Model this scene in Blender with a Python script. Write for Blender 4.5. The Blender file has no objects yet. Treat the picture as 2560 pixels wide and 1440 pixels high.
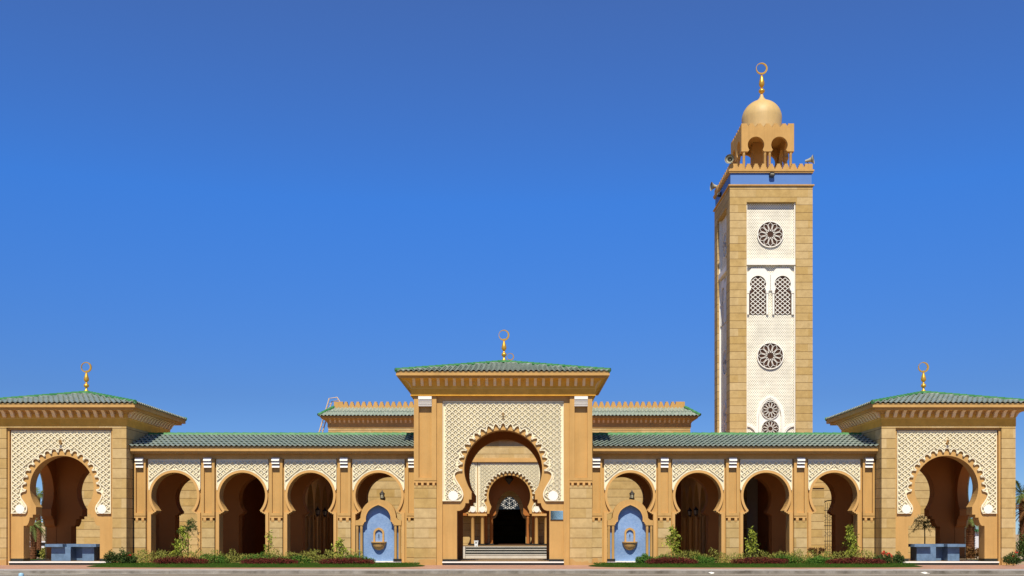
import bpy, bmesh, math, random
from mathutils import Vector
R = math.radians
PI = math.pi
C = bpy.context.scene.collection
sc = bpy.context.scene

# ------------------------------------------------------------------ camera, world, sun
CX, CY, CZ, F = 0.889, -58.22, 1.733, 2620.0       # eye position; focal length in pixels of a 2560 wide frame
cam = bpy.data.cameras.new('camera'); camo = bpy.data.objects.new('camera', cam); C.objects.link(camo)
camo.location = (CX, CY, CZ); camo.rotation_euler = (R(90), 0, 0)
cam.sensor_width = 36; cam.lens = 36 * F / 2560
cam.shift_x = -20 / 2560; cam.shift_y = 615 / 2560
cam.clip_start = 0.5; cam.clip_end = 6000
sc.camera = camo

SUN_EL, SUN_AZ = 53.0, 4.5                          # elevation; degrees to the left of the street axis
w = bpy.data.worlds.new('World'); sc.world = w; w.use_nodes = True
nt = w.node_tree; nt.nodes.clear()
out = nt.nodes.new('ShaderNodeOutputWorld'); bg = nt.nodes.new('ShaderNodeBackground')
sky = nt.nodes.new('ShaderNodeTexSky'); sky.sky_type = 'NISHITA'; sky.sun_disc = False
sky.sun_elevation = R(SUN_EL); sky.sun_rotation = R(180 + SUN_AZ)
sky.air_density = 1.0; sky.dust_density = 0.0; sky.ozone_density = 4.0; sky.altitude = 2500
tint = nt.nodes.new('ShaderNodeMix'); tint.data_type = 'RGBA'; tint.blend_type = 'MULTIPLY'
tint.inputs['Factor'].default_value = 1.0
tint.inputs['B'].default_value = (0.50, 0.80, 1.25, 1)
nt.links.new(sky.outputs[0], tint.inputs['A'])
tc = nt.nodes.new('ShaderNodeTexCoord'); sp_ = nt.nodes.new('ShaderNodeSeparateXYZ'); nt.links.new(tc.outputs['Generated'], sp_.inputs[0])
el = nt.nodes.new('ShaderNodeValToRGB'); nt.links.new(sp_.outputs['Z'], el.inputs['Fac'])       # deeper sky low down than the model gives; overhead darkened to cut blue fill
e = el.color_ramp.elements; e[0].position = 0.0; e[0].color = (.80, .66, .58, 1); e[1].position = 1.0; e[1].color = (.55, .45, .38, 1)
for p_, c_ in ((.06, (.74, .64, .59)), (.127, (.70, .65, .62)), (.30, (.72, 1.03, 1.12)), (.45, (1.2, 1.07, 1.04)), (.55, (1.0, .85, .78))):
    q_ = e.new(p_); q_.color = (*c_, 1)
t2 = nt.nodes.new('ShaderNodeMix'); t2.data_type = 'RGBA'; t2.blend_type = 'MULTIPLY'; t2.inputs['Factor'].default_value = 1.0
nt.links.new(tint.outputs['Result'], t2.inputs['A']); nt.links.new(el.outputs['Color'], t2.inputs['B'])
nt.links.new(t2.outputs['Result'], bg.inputs['Color'])
bg.inputs['Strength'].default_value = 0.10
nt.links.new(bg.outputs[0], out.inputs[0])
sun = bpy.data.lights.new('sun', 'SUN'); suno = bpy.data.objects.new('sun', sun); C.objects.link(suno)
sun.energy = 5.0; sun.angle = R(0.5); sun.color = (1.0, 0.92, 0.77)
sd = Vector((math.sin(R(SUN_AZ)) * math.cos(R(SUN_EL)), math.cos(R(SUN_AZ)) * math.cos(R(SUN_EL)), -math.sin(R(SUN_EL))))
suno.rotation_euler = sd.to_track_quat('-Z', 'Y').to_euler()
sc.cycles.diffuse_bounces = 4
sc.view_settings.view_transform = 'Standard'; sc.view_settings.look = 'None'
sc.view_settings.exposure = 0.30; sc.view_settings.gamma = 1.0

def FX(x, Y): return CX + (x - 1300) * (Y - CY) / F      # survey: photo column / row at a known distance -> metres
def FZ(y, Y): return CZ + (1335 - y) * (Y - CY) / F

# ------------------------------------------------------------------ materials
def new_mat(name):
    m = bpy.data.materials.new(name); m.use_nodes = True
    return m, m.node_tree, m.node_tree.nodes['Principled BSDF']

def mat(name, col, rough=0.8, var=0.12, scale=1.5, bump=0.0, bscale=40, spec=0.3, metal=0.0, coat=0.0, col2=None, streak=0.0):
    m, t, b = new_mat(name)
    b.inputs['Roughness'].default_value = rough; b.inputs['Metallic'].default_value = metal
    b.inputs['Specular IOR Level'].default_value = spec; b.inputs['Coat Weight'].default_value = coat
    g = t.nodes.new('ShaderNodeNewGeometry')
    n = t.nodes.new('ShaderNodeTexNoise'); n.inputs['Scale'].default_value = scale; n.inputs['Detail'].default_value = 6
    n.inputs['Roughness'].default_value = 0.65
    t.links.new(g.outputs['Position'], n.inputs['Vector'])
    r = t.nodes.new('ShaderNodeValToRGB')
    c2 = col2 if col2 else tuple(min(1, c * (1 + var)) for c in col)
    c1 = col if col2 else tuple(c * (1 - var) for c in col)
    r.color_ramp.elements[0].position = 0.3; r.color_ramp.elements[1].position = 0.7
    r.color_ramp.elements[0].color = (*c1, 1); r.color_ramp.elements[1].color = (*c2, 1)
    t.links.new(n.outputs['Fac'], r.inputs['Fac'])
    if streak:                                        # faint rain streaks and patchy weathering
        mp = t.nodes.new('ShaderNodeMapping'); mp.inputs['Scale'].default_value = (2.6, 2.6, 0.16)
        t.links.new(g.outputs['Position'], mp.inputs['Vector'])
        n3 = t.nodes.new('ShaderNodeTexNoise'); n3.inputs['Scale'].default_value = 1.6; n3.inputs['Detail'].default_value = 5; n3.inputs['Roughness'].default_value = 0.7
        t.links.new(mp.outputs[0], n3.inputs['Vector'])
        r3 = t.nodes.new('ShaderNodeValToRGB'); r3.color_ramp.elements[0].position = 0.32; r3.color_ramp.elements[1].position = 0.55
        r3.color_ramp.elements[0].color = (1-streak, 1-streak*1.1, 1-streak*1.25, 1); r3.color_ramp.elements[1].color = (1, 1, 1, 1)
        t.links.new(n3.outputs['Fac'], r3.inputs['Fac'])
        mx = t.nodes.new('ShaderNodeMix'); mx.data_type = 'RGBA'; mx.blend_type = 'MULTIPLY'; mx.inputs['Factor'].default_value = 1
        t.links.new(r.outputs['Color'], mx.inputs['A']); t.links.new(r3.outputs['Color'], mx.inputs['B'])
        t.links.new(mx.outputs['Result'], b.inputs['Base Color'])
    else: t.links.new(r.outputs['Color'], b.inputs['Base Color'])
    if bump:
        n2 = t.nodes.new('ShaderNodeTexNoise'); n2.inputs['Scale'].default_value = bscale; n2.inputs['Detail'].default_value = 4
        t.links.new(g.outputs['Position'], n2.inputs['Vector'])
        bp = t.nodes.new('ShaderNodeBump'); bp.inputs['Strength'].default_value = bump; bp.inputs['Distance'].default_value = 0.02
        t.links.new(n2.outputs['Fac'], bp.inputs['Height']); t.links.new(bp.outputs['Normal'], b.inputs['Normal'])
    return m

def math_node(t, op, a, b=None):
    n = t.nodes.new('ShaderNodeMath'); n.operation = op
    for i, q in enumerate((a, b)):
        if q is None: continue
        if isinstance(q, (int, float)): n.inputs[i].default_value = q
        else: t.links.new(q, n.inputs[i])
    return n.outputs[0]

def stone_mat(name, c1, c2, joint, row=0.553, off=0.39, width=1.25, jw=0.028):
    m, t, b = new_mat(name)
    b.inputs['Roughness'].default_value = 0.85; b.inputs['Specular IOR Level'].default_value = 0.2
    g = t.nodes.new('ShaderNodeNewGeometry'); s = t.nodes.new('ShaderNodeSeparateXYZ')
    t.links.new(g.outputs['Position'], s.inputs[0])
    u = math_node(t, 'ADD', s.outputs['X'], s.outputs['Y']); z = math_node(t, 'SUBTRACT', s.outputs['Z'], off)
    cmb = t.nodes.new('ShaderNodeCombineXYZ'); t.links.new(u, cmb.inputs[0]); t.links.new(z, cmb.inputs[1])
    br = t.nodes.new('ShaderNodeTexBrick'); t.links.new(cmb.outputs[0], br.inputs['Vector'])
    br.offset = 0.37; br.offset_frequency = 2; br.squash = 1.0
    br.inputs['Scale'].default_value = 1; br.inputs['Mortar Size'].default_value = 0.004
    br.inputs['Mortar Smooth'].default_value = 0.0; br.inputs['Bias'].default_value = 0
    br.inputs['Brick Width'].default_value = width; br.inputs['Row Height'].default_value = row
    br.inputs['Color1'].default_value = (*c1, 1); br.inputs['Color2'].default_value = (*c2, 1)
    br.inputs['Mortar'].default_value = (*[0.8 * q for q in c1], 1)
    n = t.nodes.new('ShaderNodeTexNoise'); n.inputs['Scale'].default_value = 2.2; n.inputs['Detail'].default_value = 7; n.inputs['Roughness'].default_value = 0.7
    t.links.new(g.outputs['Position'], n.inputs['Vector'])
    rp = t.nodes.new('ShaderNodeValToRGB'); rp.color_ramp.elements[0].position = 0.3; rp.color_ramp.elements[1].position = 0.72
    rp.color_ramp.elements[0].color = (0.80, 0.76, 0.70, 1); rp.color_ramp.elements[1].color = (1.10, 1.09, 1.06, 1)
    t.links.new(n.outputs['Fac'], rp.inputs['Fac'])
    mx = t.nodes.new('ShaderNodeMix'); mx.data_type = 'RGBA'; mx.blend_type = 'MULTIPLY'; mx.inputs['Factor'].default_value = 1
    t.links.new(br.outputs['Color'], mx.inputs['A']); t.links.new(rp.outputs['Color'], mx.inputs['B'])
    fr = math_node(t, 'FRACT', math_node(t, 'DIVIDE', z, row))
    jm = math_node(t, 'LESS_THAN', fr, jw / row)
    m2 = t.nodes.new('ShaderNodeMix'); m2.data_type = 'RGBA'
    sn = t.nodes.new('ShaderNodeTexNoise'); sn.inputs['Scale'].default_value = 1.1; sn.inputs['Detail'].default_value = 4
    t.links.new(g.outputs['Position'], sn.inputs['Vector'])
    lim = math_node(t, 'SUBTRACT', math_node(t, 'MULTIPLY', sn.outputs['Fac'], 1.9), 0.62)      # ragged splash stain at the foot
    stn = math_node(t, 'MULTIPLY', math_node(t, 'LESS_THAN', s.outputs['Z'], lim), 0.5)
    ms = t.nodes.new('ShaderNodeMix'); ms.data_type = 'RGBA'
    t.links.new(stn, ms.inputs['Factor']); t.links.new(mx.outputs['Result'], ms.inputs['A']); ms.inputs['B'].default_value = (.42, .20, .05, 1)
    t.links.new(jm, m2.inputs['Factor']); t.links.new(ms.outputs['Result'], m2.inputs['A']); m2.inputs['B'].default_value = (*joint, 1)
    t.links.new(m2.outputs['Result'], b.inputs['Base Color'])
    hb = math_node(t, 'ADD', math_node(t, 'MULTIPLY', jm, -1.0), math_node(t, 'MULTIPLY', n.outputs['Fac'], 0.35))
    bp = t.nodes.new('ShaderNodeBump'); bp.inputs['Strength'].default_value = 0.35; bp.inputs['Distance'].default_value = 0.02
    t.links.new(hb, bp.inputs['Height']); t.links.new(bp.outputs['Normal'], b.inputs['Normal'])
    return m

def brick_mat(name, c1, c2, mortar, bw, rh, ms, rough=0.8, axes='xy', spec=0.3):
    m, t, b = new_mat(name)
    b.inputs['Roughness'].default_value = rough; b.inputs['Specular IOR Level'].default_value = spec
    g = t.nodes.new('ShaderNodeNewGeometry'); s = t.nodes.new('ShaderNodeSeparateXYZ')
    t.links.new(g.outputs['Position'], s.inputs[0])
    cmb = t.nodes.new('ShaderNodeCombineXYZ')
    if axes == 'xy': t.links.new(s.outputs['X'], cmb.inputs[0]); t.links.new(s.outputs['Y'], cmb.inputs[1])
    else: t.links.new(math_node(t, 'ADD', s.outputs['X'], s.outputs['Y']), cmb.inputs[0]); t.links.new(s.outputs['Z'], cmb.inputs[1])
    br = t.nodes.new('ShaderNodeTexBrick'); t.links.new(cmb.outputs[0], br.inputs['Vector'])
    br.inputs['Scale'].default_value = 1; br.inputs['Mortar Size'].default_value = ms; br.inputs['Mortar Smooth'].default_value = 0.1
    br.inputs['Brick Width'].default_value = bw; br.inputs['Row Height'].default_value = rh; br.inputs['Bias'].default_value = 0
    br.inputs['Color1'].default_value = (*c1, 1); br.inputs['Color2'].default_value = (*c2, 1); br.inputs['Mortar'].default_value = (*mortar, 1)
    n = t.nodes.new('ShaderNodeTexNoise'); n.inputs['Scale'].default_value = 0.7; n.inputs['Detail'].default_value = 8; n.inputs['Roughness'].default_value = 0.7
    t.links.new(g.outputs['Position'], n.inputs['Vector'])
    rp = t.nodes.new('ShaderNodeValToRGB'); rp.color_ramp.elements[0].position = 0.3; rp.color_ramp.elements[1].position = 0.7
    rp.color_ramp.elements[0].color = (0.72, 0.72, 0.72, 1); rp.color_ramp.elements[1].color = (1.1, 1.1, 1.1, 1)
    t.links.new(n.outputs['Fac'], rp.inputs['Fac'])
    mx = t.nodes.new('ShaderNodeMix'); mx.data_type = 'RGBA'; mx.blend_type = 'MULTIPLY'; mx.inputs['Factor'].default_value = 1
    t.links.new(br.outputs['Color'], mx.inputs['A']); t.links.new(rp.outputs['Color'], mx.inputs['B'])
    t.links.new(mx.outputs['Result'], b.inputs['Base Color'])
    return m

M = {}
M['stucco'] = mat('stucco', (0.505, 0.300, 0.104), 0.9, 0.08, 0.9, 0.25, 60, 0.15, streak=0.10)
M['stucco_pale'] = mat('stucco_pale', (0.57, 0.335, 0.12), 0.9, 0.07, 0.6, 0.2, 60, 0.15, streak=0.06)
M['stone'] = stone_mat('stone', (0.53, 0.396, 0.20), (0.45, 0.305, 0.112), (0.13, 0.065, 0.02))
M['stucco_shaded'] = mat('stucco_shaded', (0.37, 0.140, 0.036), 0.9, 0.07, 0.6, 0.25, 60, 0.15)  # front stucco darkened and reddened; interior shade is put into the colour
M['pierced'] = brick_mat('pierced', (0.13, 0.095, 0.05), (0.18, 0.13, 0.07), (0.88, 0.84, 0.70), 0.155, 0.098, 0.033, 0.85, 'xz', 0.2)
M['frieze'] = stone_mat('frieze', (0.76, 0.42, 0.07), (0.68, 0.36, 0.05), (0.80, 0.50, 0.12), width=1.9)  # wall stone turned golden; warm shade under the eaves painted into the colour
M['plaster'] = mat('plaster', (0.77, 0.70, 0.50), 0.85, 0.06, 1.2, 0.1, 60, 0.2, streak=0.07)
M['white'] = mat('white', (0.80, 0.77, 0.69), 0.7, 0.04, 1.5, 0, 40, 0.3)
M['tile'] = mat('tile', (0.19, 0.245, 0.20), 0.3, 0, 3.5, 0.1, 20, 0.5, 0, 0.25, col2=(0.34, 0.385, 0.33))
M['corbel'] = mat('corbel', (0.80, 0.60, 0.34), 0.9, 0.06, 2.0)
M['lit_glass'] = mat('lit_glass', (0.8, 0.8, 0.72), 0.5, 0.02, 2.0)
b_ = M['lit_glass'].node_tree.nodes['Principled BSDF']; b_.inputs['Emission Color'].default_value = (1, .95, .8, 1); b_.inputs['Emission Strength'].default_value = 0.45
M['ridge_tile'] = mat('ridge_tile', (0.030, 0.16, 0.04), 0.55, 0, 2.0, 0.1, 20, 0.3, 0, 0.0, col2=(0.08, 0.24, 0.09))
M['gold'] = mat('gold', (0.66, 0.36, 0.045), 0.32, 0.06, 4, 0, 40, 0.5, 0.55)
M['dome_paint'] = mat('dome_paint', (0.53, 0.365, 0.145), 0.55, 0.05, 2, 0, 40, 0.5, 0.0, streak=.08)
M['bronze'] = mat('bronze', (0.62, 0.36, 0.12), 0.35, 0.06, 4, 0, 40, 0.5, 0.8)
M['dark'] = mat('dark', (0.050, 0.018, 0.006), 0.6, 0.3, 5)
M['glass'] = mat('glass', (0.02, 0.02, 0.02), 0.1, 0.2, 5, 0, 40, 0.5)
M['blue_paint'] = mat('blue_paint', (0.095, 0.20, 0.47), 0.7, 0.05, 1.0, 0, 40, 0.2)
M['mosaic'] = brick_mat('mosaic', (0.145, 0.265, 0.51), (0.22, 0.345, 0.58), (0.28, 0.39, 0.55), 0.10, 0.05, 0.006, 0.5, 'xz', 0.4)
M['marble'] = mat('marble', (0.115, 0.185, 0.285), 0.35, 0.25, 3.0, 0, 40, 0.5)
M['granite'] = mat('granite', (0.022, 0.022, 0.016), 0.3, 0.5, 30, 0, 40, 0.5)
M['iron'] = mat('iron', (0.025, 0.022, 0.020), 0.5, 0.2, 10, 0, 40, 0.4, 0.3)
M['horn'] = mat('horn', (0.42, 0.40, 0.30), 0.5, 0.1, 5)
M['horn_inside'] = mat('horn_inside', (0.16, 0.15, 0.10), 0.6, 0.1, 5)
M['mirror'] = mat('mirror', (0.75, 0.78, 0.80), 0.04, 0.02, 5, 0, 40, 0.5, 1.0)
M['step_marble'] = mat('step_marble', (0.52, 0.50, 0.46), 0.4, 0.1, 1.5)
M['bin'] = mat('bin', (0.72, 0.76, 0.80), 0.5, 0.04, 4)
M['ladder'] = mat('ladder', (0.66, 0.46, 0.25), 0.6, 0.1, 6)
M['asphalt'] = mat('asphalt', (0.17, 0.145, 0.115), 0.9, 0, 0.9, 0.5, 90, 0.2, col2=(0.25, 0.215, 0.17))
M['concrete'] = mat('concrete', (0.27, 0.25, 0.235), 0.9, 0, 1.4, 0.3, 50, 0.2, col2=(0.43, 0.40, 0.385))
M['kerb'] = mat('kerb', (0.10, 0.086, 0.066), 0.9, 0, 1.0, 0.3, 30, 0.2, col2=(0.34, 0.31, 0.265))
M['paver'] = brick_mat('paver', (0.44, 0.245, 0.165), (0.39, 0.215, 0.15), (0.36, 0.22, 0.15), 0.2, 0.1, 0.008)
M['sand'] = mat('sand', (0.34, 0.25, 0.15), 0.95, 0.12, 0.15)
M['floor'] = mat('floor', (0.22, 0.15, 0.08), 0.5, 0.1, 0.8)
M['paint_line'] = mat('paint_line', (0.68, 0.66, 0.60), 0.8, 0.15, 3)
M['lawn'] = mat('lawn', (0.014, 0.036, 0.003), 0.9, 0, 2.2, 0.6, 60, 0.1, col2=(0.030, 0.060, 0.005))
M['blade'] = mat('blade', (0.022, 0.055, 0.004), 0.8, 0, 6, 0, 40, 0.1, col2=(0.05, 0.095, 0.008))
M['leaf_olive'] = mat('leaf_olive', (0.07, 0.10, 0.010), 0.7, 0, 3.5, 0, 40, 0.25, col2=(0.34, 0.31, 0.06))
M['leaf_green'] = mat('leaf_green', (0.025, 0.085, 0.008), 0.7, 0, 3.5, 0, 40, 0.25, col2=(0.10, 0.20, 0.02))
M['leaf_bright'] = mat('leaf_bright', (0.05, 0.095, 0.006), 0.65, 0, 5, 0, 40, 0.25, col2=(0.42, 0.44, 0.05))
M['leaf_dark'] = mat('leaf_dark', (0.020, 0.040, 0.006), 0.7, 0, 5, 0, 40, 0.25, col2=(0.06, 0.10, 0.015))
M['leaf_red'] = mat('leaf_red', (0.045, 0.008, 0.005), 0.7, 0, 5, 0, 40, 0.2, col2=(0.15, 0.022, 0.014))
M['leaf_brown'] = mat('leaf_brown', (0.07, 0.03, 0.008), 0.8, 0, 5, 0, 40, 0.2, col2=(0.17, 0.08, 0.02))
M['leaf_palm'] = mat('leaf_palm', (0.05, 0.09, 0.015), 0.6, 0, 4, 0, 40, 0.3, col2=(0.16, 0.19, 0.05))
M['petal'] = mat('petal', (0.60, 0.022, 0.010), 0.6, 0.2, 8)
M['bark'] = mat('bark', (0.10, 0.055, 0.025), 0.9, 0.3, 8, 0.6, 25)
M['palm_bark'] = mat('palm_bark', (0.18, 0.075, 0.03), 0.9, 0.35, 6, 0.8, 20)
M['off_white'] = mat('off_white', (0.60, 0.60, 0.62), 0.8, 0.05, 0.8)
M['green_roof'] = mat('green_roof', (0.03, 0.14, 0.06), 0.5, 0.1, 2)
M['cap_blue'] = mat('cap_blue', (0.30, 0.50, 0.62), 0.4, 0.05, 3)

# ------------------------------------------------------------------ mesh builder
class B:
    def __init__(s): s.v = []; s.f = []
    def add(s, vs, fs):
        n = len(s.v); s.v += [tuple(p) for p in vs]; s.f += [tuple(i + n for i in q) for q in fs]
        return s
    def box(s, x0, x1, y0, y1, z0, z1):
        return s.add([(x0,y0,z0),(x1,y0,z0),(x1,y1,z0),(x0,y1,z0),(x0,y0,z1),(x1,y0,z1),(x1,y1,z1),(x0,y1,z1)],
                     [(0,3,2,1),(4,5,6,7),(0,1,5,4),(1,2,6,5),(2,3,7,6),(3,0,4,7)])
    def prism(s, pts, y0, y1):                    # outline in x, z; thickness along y
        n = len(pts)
        return s.add([(x, y0, z) for x, z in pts] + [(x, y1, z) for x, z in pts],
                     [tuple(range(n)), tuple(range(2*n-1, n-1, -1))] + [(i, i+n, (i+1) % n + n, (i+1) % n) for i in range(n)])
    def prism_x(s, pts, x0, x1):                  # outline in y, z; thickness along x
        n = len(pts)
        return s.add([(x0, y, z) for y, z in pts] + [(x1, y, z) for y, z in pts],
                     [tuple(range(n)), tuple(range(2*n-1, n-1, -1))] + [(i, i+n, (i+1) % n + n, (i+1) % n) for i in range(n)])
    def prism_z(s, pts, z0, z1):
        n = len(pts)
        return s.add([(x, y, z0) for x, y in pts] + [(x, y, z1) for x, y in pts],
                     [tuple(range(n)), tuple(range(2*n-1, n-1, -1))] + [(i, i+n, (i+1) % n + n, (i+1) % n) for i in range(n)])
    def lathe(s, prof, cx=0, cy=0, n=16, cz=0):
        k = len(prof); vs = []
        for r, z in prof:
            for i in range(n):
                a = 2*PI*i/n; vs.append((cx + r*math.cos(a), cy + r*math.sin(a), cz + z))
        fs = [(j*n+i, j*n+(i+1) % n, (j+1)*n+(i+1) % n, (j+1)*n+i) for j in range(k-1) for i in range(n)]
        fs += [tuple(range(n-1, -1, -1)), tuple(range((k-1)*n, k*n))]
        return s.add(vs, fs)
    def tube(s, pts, r, n=6):
        pts = [Vector(p) for p in pts]; m = len(pts); vs = []
        for j, p in enumerate(pts):
            d = (pts[min(j+1, m-1)] - pts[max(j-1, 0)]).normalized()
            a = d.cross(Vector((0, 0, 1)));  a = a.normalized() if a.length > 1e-4 else Vector((1, 0, 0))
            b = d.cross(a); rr = r[j] if isinstance(r, (list, tuple)) else r
            for i in range(n):
                t = 2*PI*i/n; vs.append(p + (a*math.cos(t) + b*math.sin(t))*rr)
        fs = [(j*n+i, j*n+(i+1) % n, (j+1)*n+(i+1) % n, (j+1)*n+i) for j in range(m-1) for i in range(n)]
        fs += [tuple(range(n-1, -1, -1)), tuple(range((m-1)*n, m*n))]
        return s.add(vs, fs)
    def ribbon(s, path, wd, y0, y1, closed=False):   # raised moulding that follows a path in x, z
        m = len(path); L = []; Rr = []
        for j in range(m):
            a = path[(j-1) % m] if (closed or j > 0) else path[j]; b = path[(j+1) % m] if (closed or j < m-1) else path[j]
            dx, dz = b[0]-a[0], b[1]-a[1]; l = math.hypot(dx, dz) or 1
            nx, nz = -dz/l*wd/2, dx/l*wd/2
            L.append((path[j][0]+nx, path[j][1]+nz)); Rr.append((path[j][0]-nx, path[j][1]-nz))
        vs = []
        for j in range(m):
            vs += [(L[j][0], y0, L[j][1]), (Rr[j][0], y0, Rr[j][1]), (Rr[j][0], y1, Rr[j][1]), (L[j][0], y1, L[j][1])]
        fs = []
        for j in range(m if closed else m-1):
            a, b = 4*j, 4*((j+1) % m)
            fs += [(a, b, b+1, a+1), (a+1, b+1, b+2, a+2), (a+3, a+2, b+2, b+3), (a, a+3, b+3, b)]
        if not closed: fs += [(0, 1, 2, 3), (4*m-1, 4*m-2, 4*m-3, 4*m-4)]
        return s.add(vs, fs)
    def ring(s, hx, hy, prof, cx=0, cy=0, close=False):   # profile (offset, z) swept round a rectangle
        vs = []
        for o, z in prof:
            vs += [(cx-hx-o, cy-hy-o, z), (cx+hx+o, cy-hy-o, z), (cx+hx+o, cy+hy+o, z), (cx-hx-o, cy+hy+o, z)]
        k = len(prof)
        fs = [(j*4+i, j*4+(i+1) % 4, ((j+1) % k)*4+(i+1) % 4, ((j+1) % k)*4+i) for j in range(k if close else k-1) for i in range(4)]
        return s.add(vs, fs)
    def build(s, name, m, parent=None, smooth=False, loc=None, fix=True):
        me = bpy.data.meshes.new(name); me.from_pydata(s.v, [], s.f)
        if fix:
            bm = bmesh.new(); bm.from_mesh(me); bmesh.ops.recalc_face_normals(bm, faces=bm.faces); bm.to_mesh(me); bm.free()
        me.materials.append(M[m] if isinstance(m, str) else m)
        if smooth:
            for p in me.polygons: p.use_smooth = True
            try: me.set_sharp_from_angle(angle=R(40))
            except Exception: pass
        o = bpy.data.objects.new(name, me); C.objects.link(o)
        if parent: o.parent = parent
        if loc: o.location = loc
        return o

def thing(name, label, cat, loc=(0, 0, 0), rz=0, group=None):
    o = bpy.data.objects.new(name, None); C.objects.link(o); o.location = loc; o.rotation_euler = (0, 0, rz)
    o['label'] = label; o['category'] = cat
    if group: o['group'] = group
    return o
def tag(o, label, cat, group=None):
    o['label'] = label; o['category'] = cat
    if group: o['group'] = group
    return o
def kind(o, k): o['kind'] = k; return o
def copy_tree(o, parent=None):
    c = o.copy(); C.objects.link(c); c.parent = parent
    for ch in list(o.children): copy_tree(ch, c)
    return c
def put(o, parent, loc=(0, 0, 0), rz=0):              # another instance of a part, sharing its mesh
    c = o.copy(); C.objects.link(c); c.parent = parent; c.location = loc; c.rotation_euler = (0, 0, rz); return c

# ------------------------------------------------------------------ outlines
def arc(cx, cz, r, a0, a1, n):
    return [(cx + r*math.cos(R(a0+(a1-a0)*i/n)), cz + r*math.sin(R(a0+(a1-a0)*i/n))) for i in range(n+1)]
def opening(r, zc, tip, below, cx=0, n=48):            # horseshoe opening, left foot -> over the top -> right foot
    dz = tip - zc; x = math.sqrt(max(0, r*r-dz*dz)); a = math.degrees(math.atan2(dz, x))
    right = [(cx+px, pz) for px, pz in below]; left = [(cx-px, pz) for px, pz in reversed(below)]
    return left + arc(cx, zc, r, 180-a, a, n) + right
def smooth_pts(p, n=5):
    o = []
    for i in range(len(p)-1):
        a = p[max(i-1, 0)]; b = p[i]; c = p[i+1]; d = p[min(i+2, len(p)-1)]
        for k in range(n):
            t = k/n
            o.append(tuple(0.5*((2*b[q]) + (c[q]-a[q])*t + (2*a[q]-5*b[q]+4*c[q]-d[q])*t*t + (3*b[q]-a[q]-3*c[q]+d[q])*t**3) for q in (0, 1)))
    return o + [p[-1]]
def scallops(zc, rc, ro, step, half, pointed, tail, n=9):
    p = []
    for k in range(half, -half-1, -1):
        th = 90 + step*k
        for i in range(n+1):
            t = -1 + 2*i/n
            e = (1-abs(t))**0.60 if pointed else math.sqrt(max(0, 1-t*t))
            q = 0.94
            a = R(th - t*step/2*q); rr = rc + (ro-rc)*e
            p.append((rr*math.cos(a), zc + rr*math.sin(a)))
    tl = smooth_pts(tail)
    return [(-x, z) for x, z in reversed(tl)] + p + tl
def inside(pt, poly):
    x, z = pt; c = False; j = len(poly)-1
    for i in range(len(poly)):
        xi, zi = poly[i]; xj, zj = poly[j]
        if (zi > z) != (zj > z) and x < (xj-xi)*(z-zi)/(zj-zi)+xi: c = not c
        j = i
    return c
def lattice(b, outline, y, dep, px, pz, bar, bud=True, margin=0.05, holes=()):
    xs = [p[0] for p in outline]; zs = [p[1] for p in outline]
    x0, x1, z0, z1 = min(xs), max(xs), min(zs), max(zs); cx = (x0+x1)/2
    def ok(x, z):
        if not (x0+margin < x < x1-margin and z0+margin < z < z1-margin): return False
        for hx, hz, hr in holes:
            if math.hypot(x-hx, z-hz) < hr: return False
        return inside((x, z), outline)
    nx = int((x1-x0)/px)+3; nz = int((z1-z0)/pz)+3
    for i in range(-nx, nx+1):
        for j in range(0, 2*nz+1):
            x = cx + i*px/2; z = z1 - j*pz/2
            if (i+j) % 2 == 0:
                for s in (1, -1):
                    xe, ze = x+px/2, z+s*pz/2
                    if ok(x, z) and ok(xe, ze) and ok((x+xe)/2, (z+ze)/2):
                        l = math.hypot(px, pz)/2; ux, uz = (xe-x)/l, (ze-z)/l; ox, oz = -uz*bar/2, ux*bar/2
                        yy = y-dep-(0.0015 if s > 0 else 0)
                        q = [(x+ox, z+oz), (xe+ox, ze+oz), (xe-ox, ze-oz), (x-ox, z-oz)]
                        b.add([(a, yy, c) for a, c in q]+[(a, y, c) for a, c in q], [(0,1,2,3),(0,4,5,1),(2,6,7,3)])
            elif bud and ok(x, z) and ok(x, z+pz*.3) and ok(x, z-pz*.3) and ok(x+px*.3, z) and ok(x-px*.3, z):
                q = [(x, z+pz*.20), (x+px*.17, z), (x+px*.10, z-pz*.24), (x-px*.10, z-pz*.24), (x-px*.17, z)]
                b.add([(a, y-dep*.35, c) for a, c in q]+[(a, y, c) for a, c in q]+[(x, y-dep*.85, z-pz*.04)],
                      [(0,1,10),(1,2,10),(2,3,10),(3,4,10),(4,0,10)]+[(k, k+5, (k+1) % 5+5, (k+1) % 5) for k in range(5)])
    return b

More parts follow.
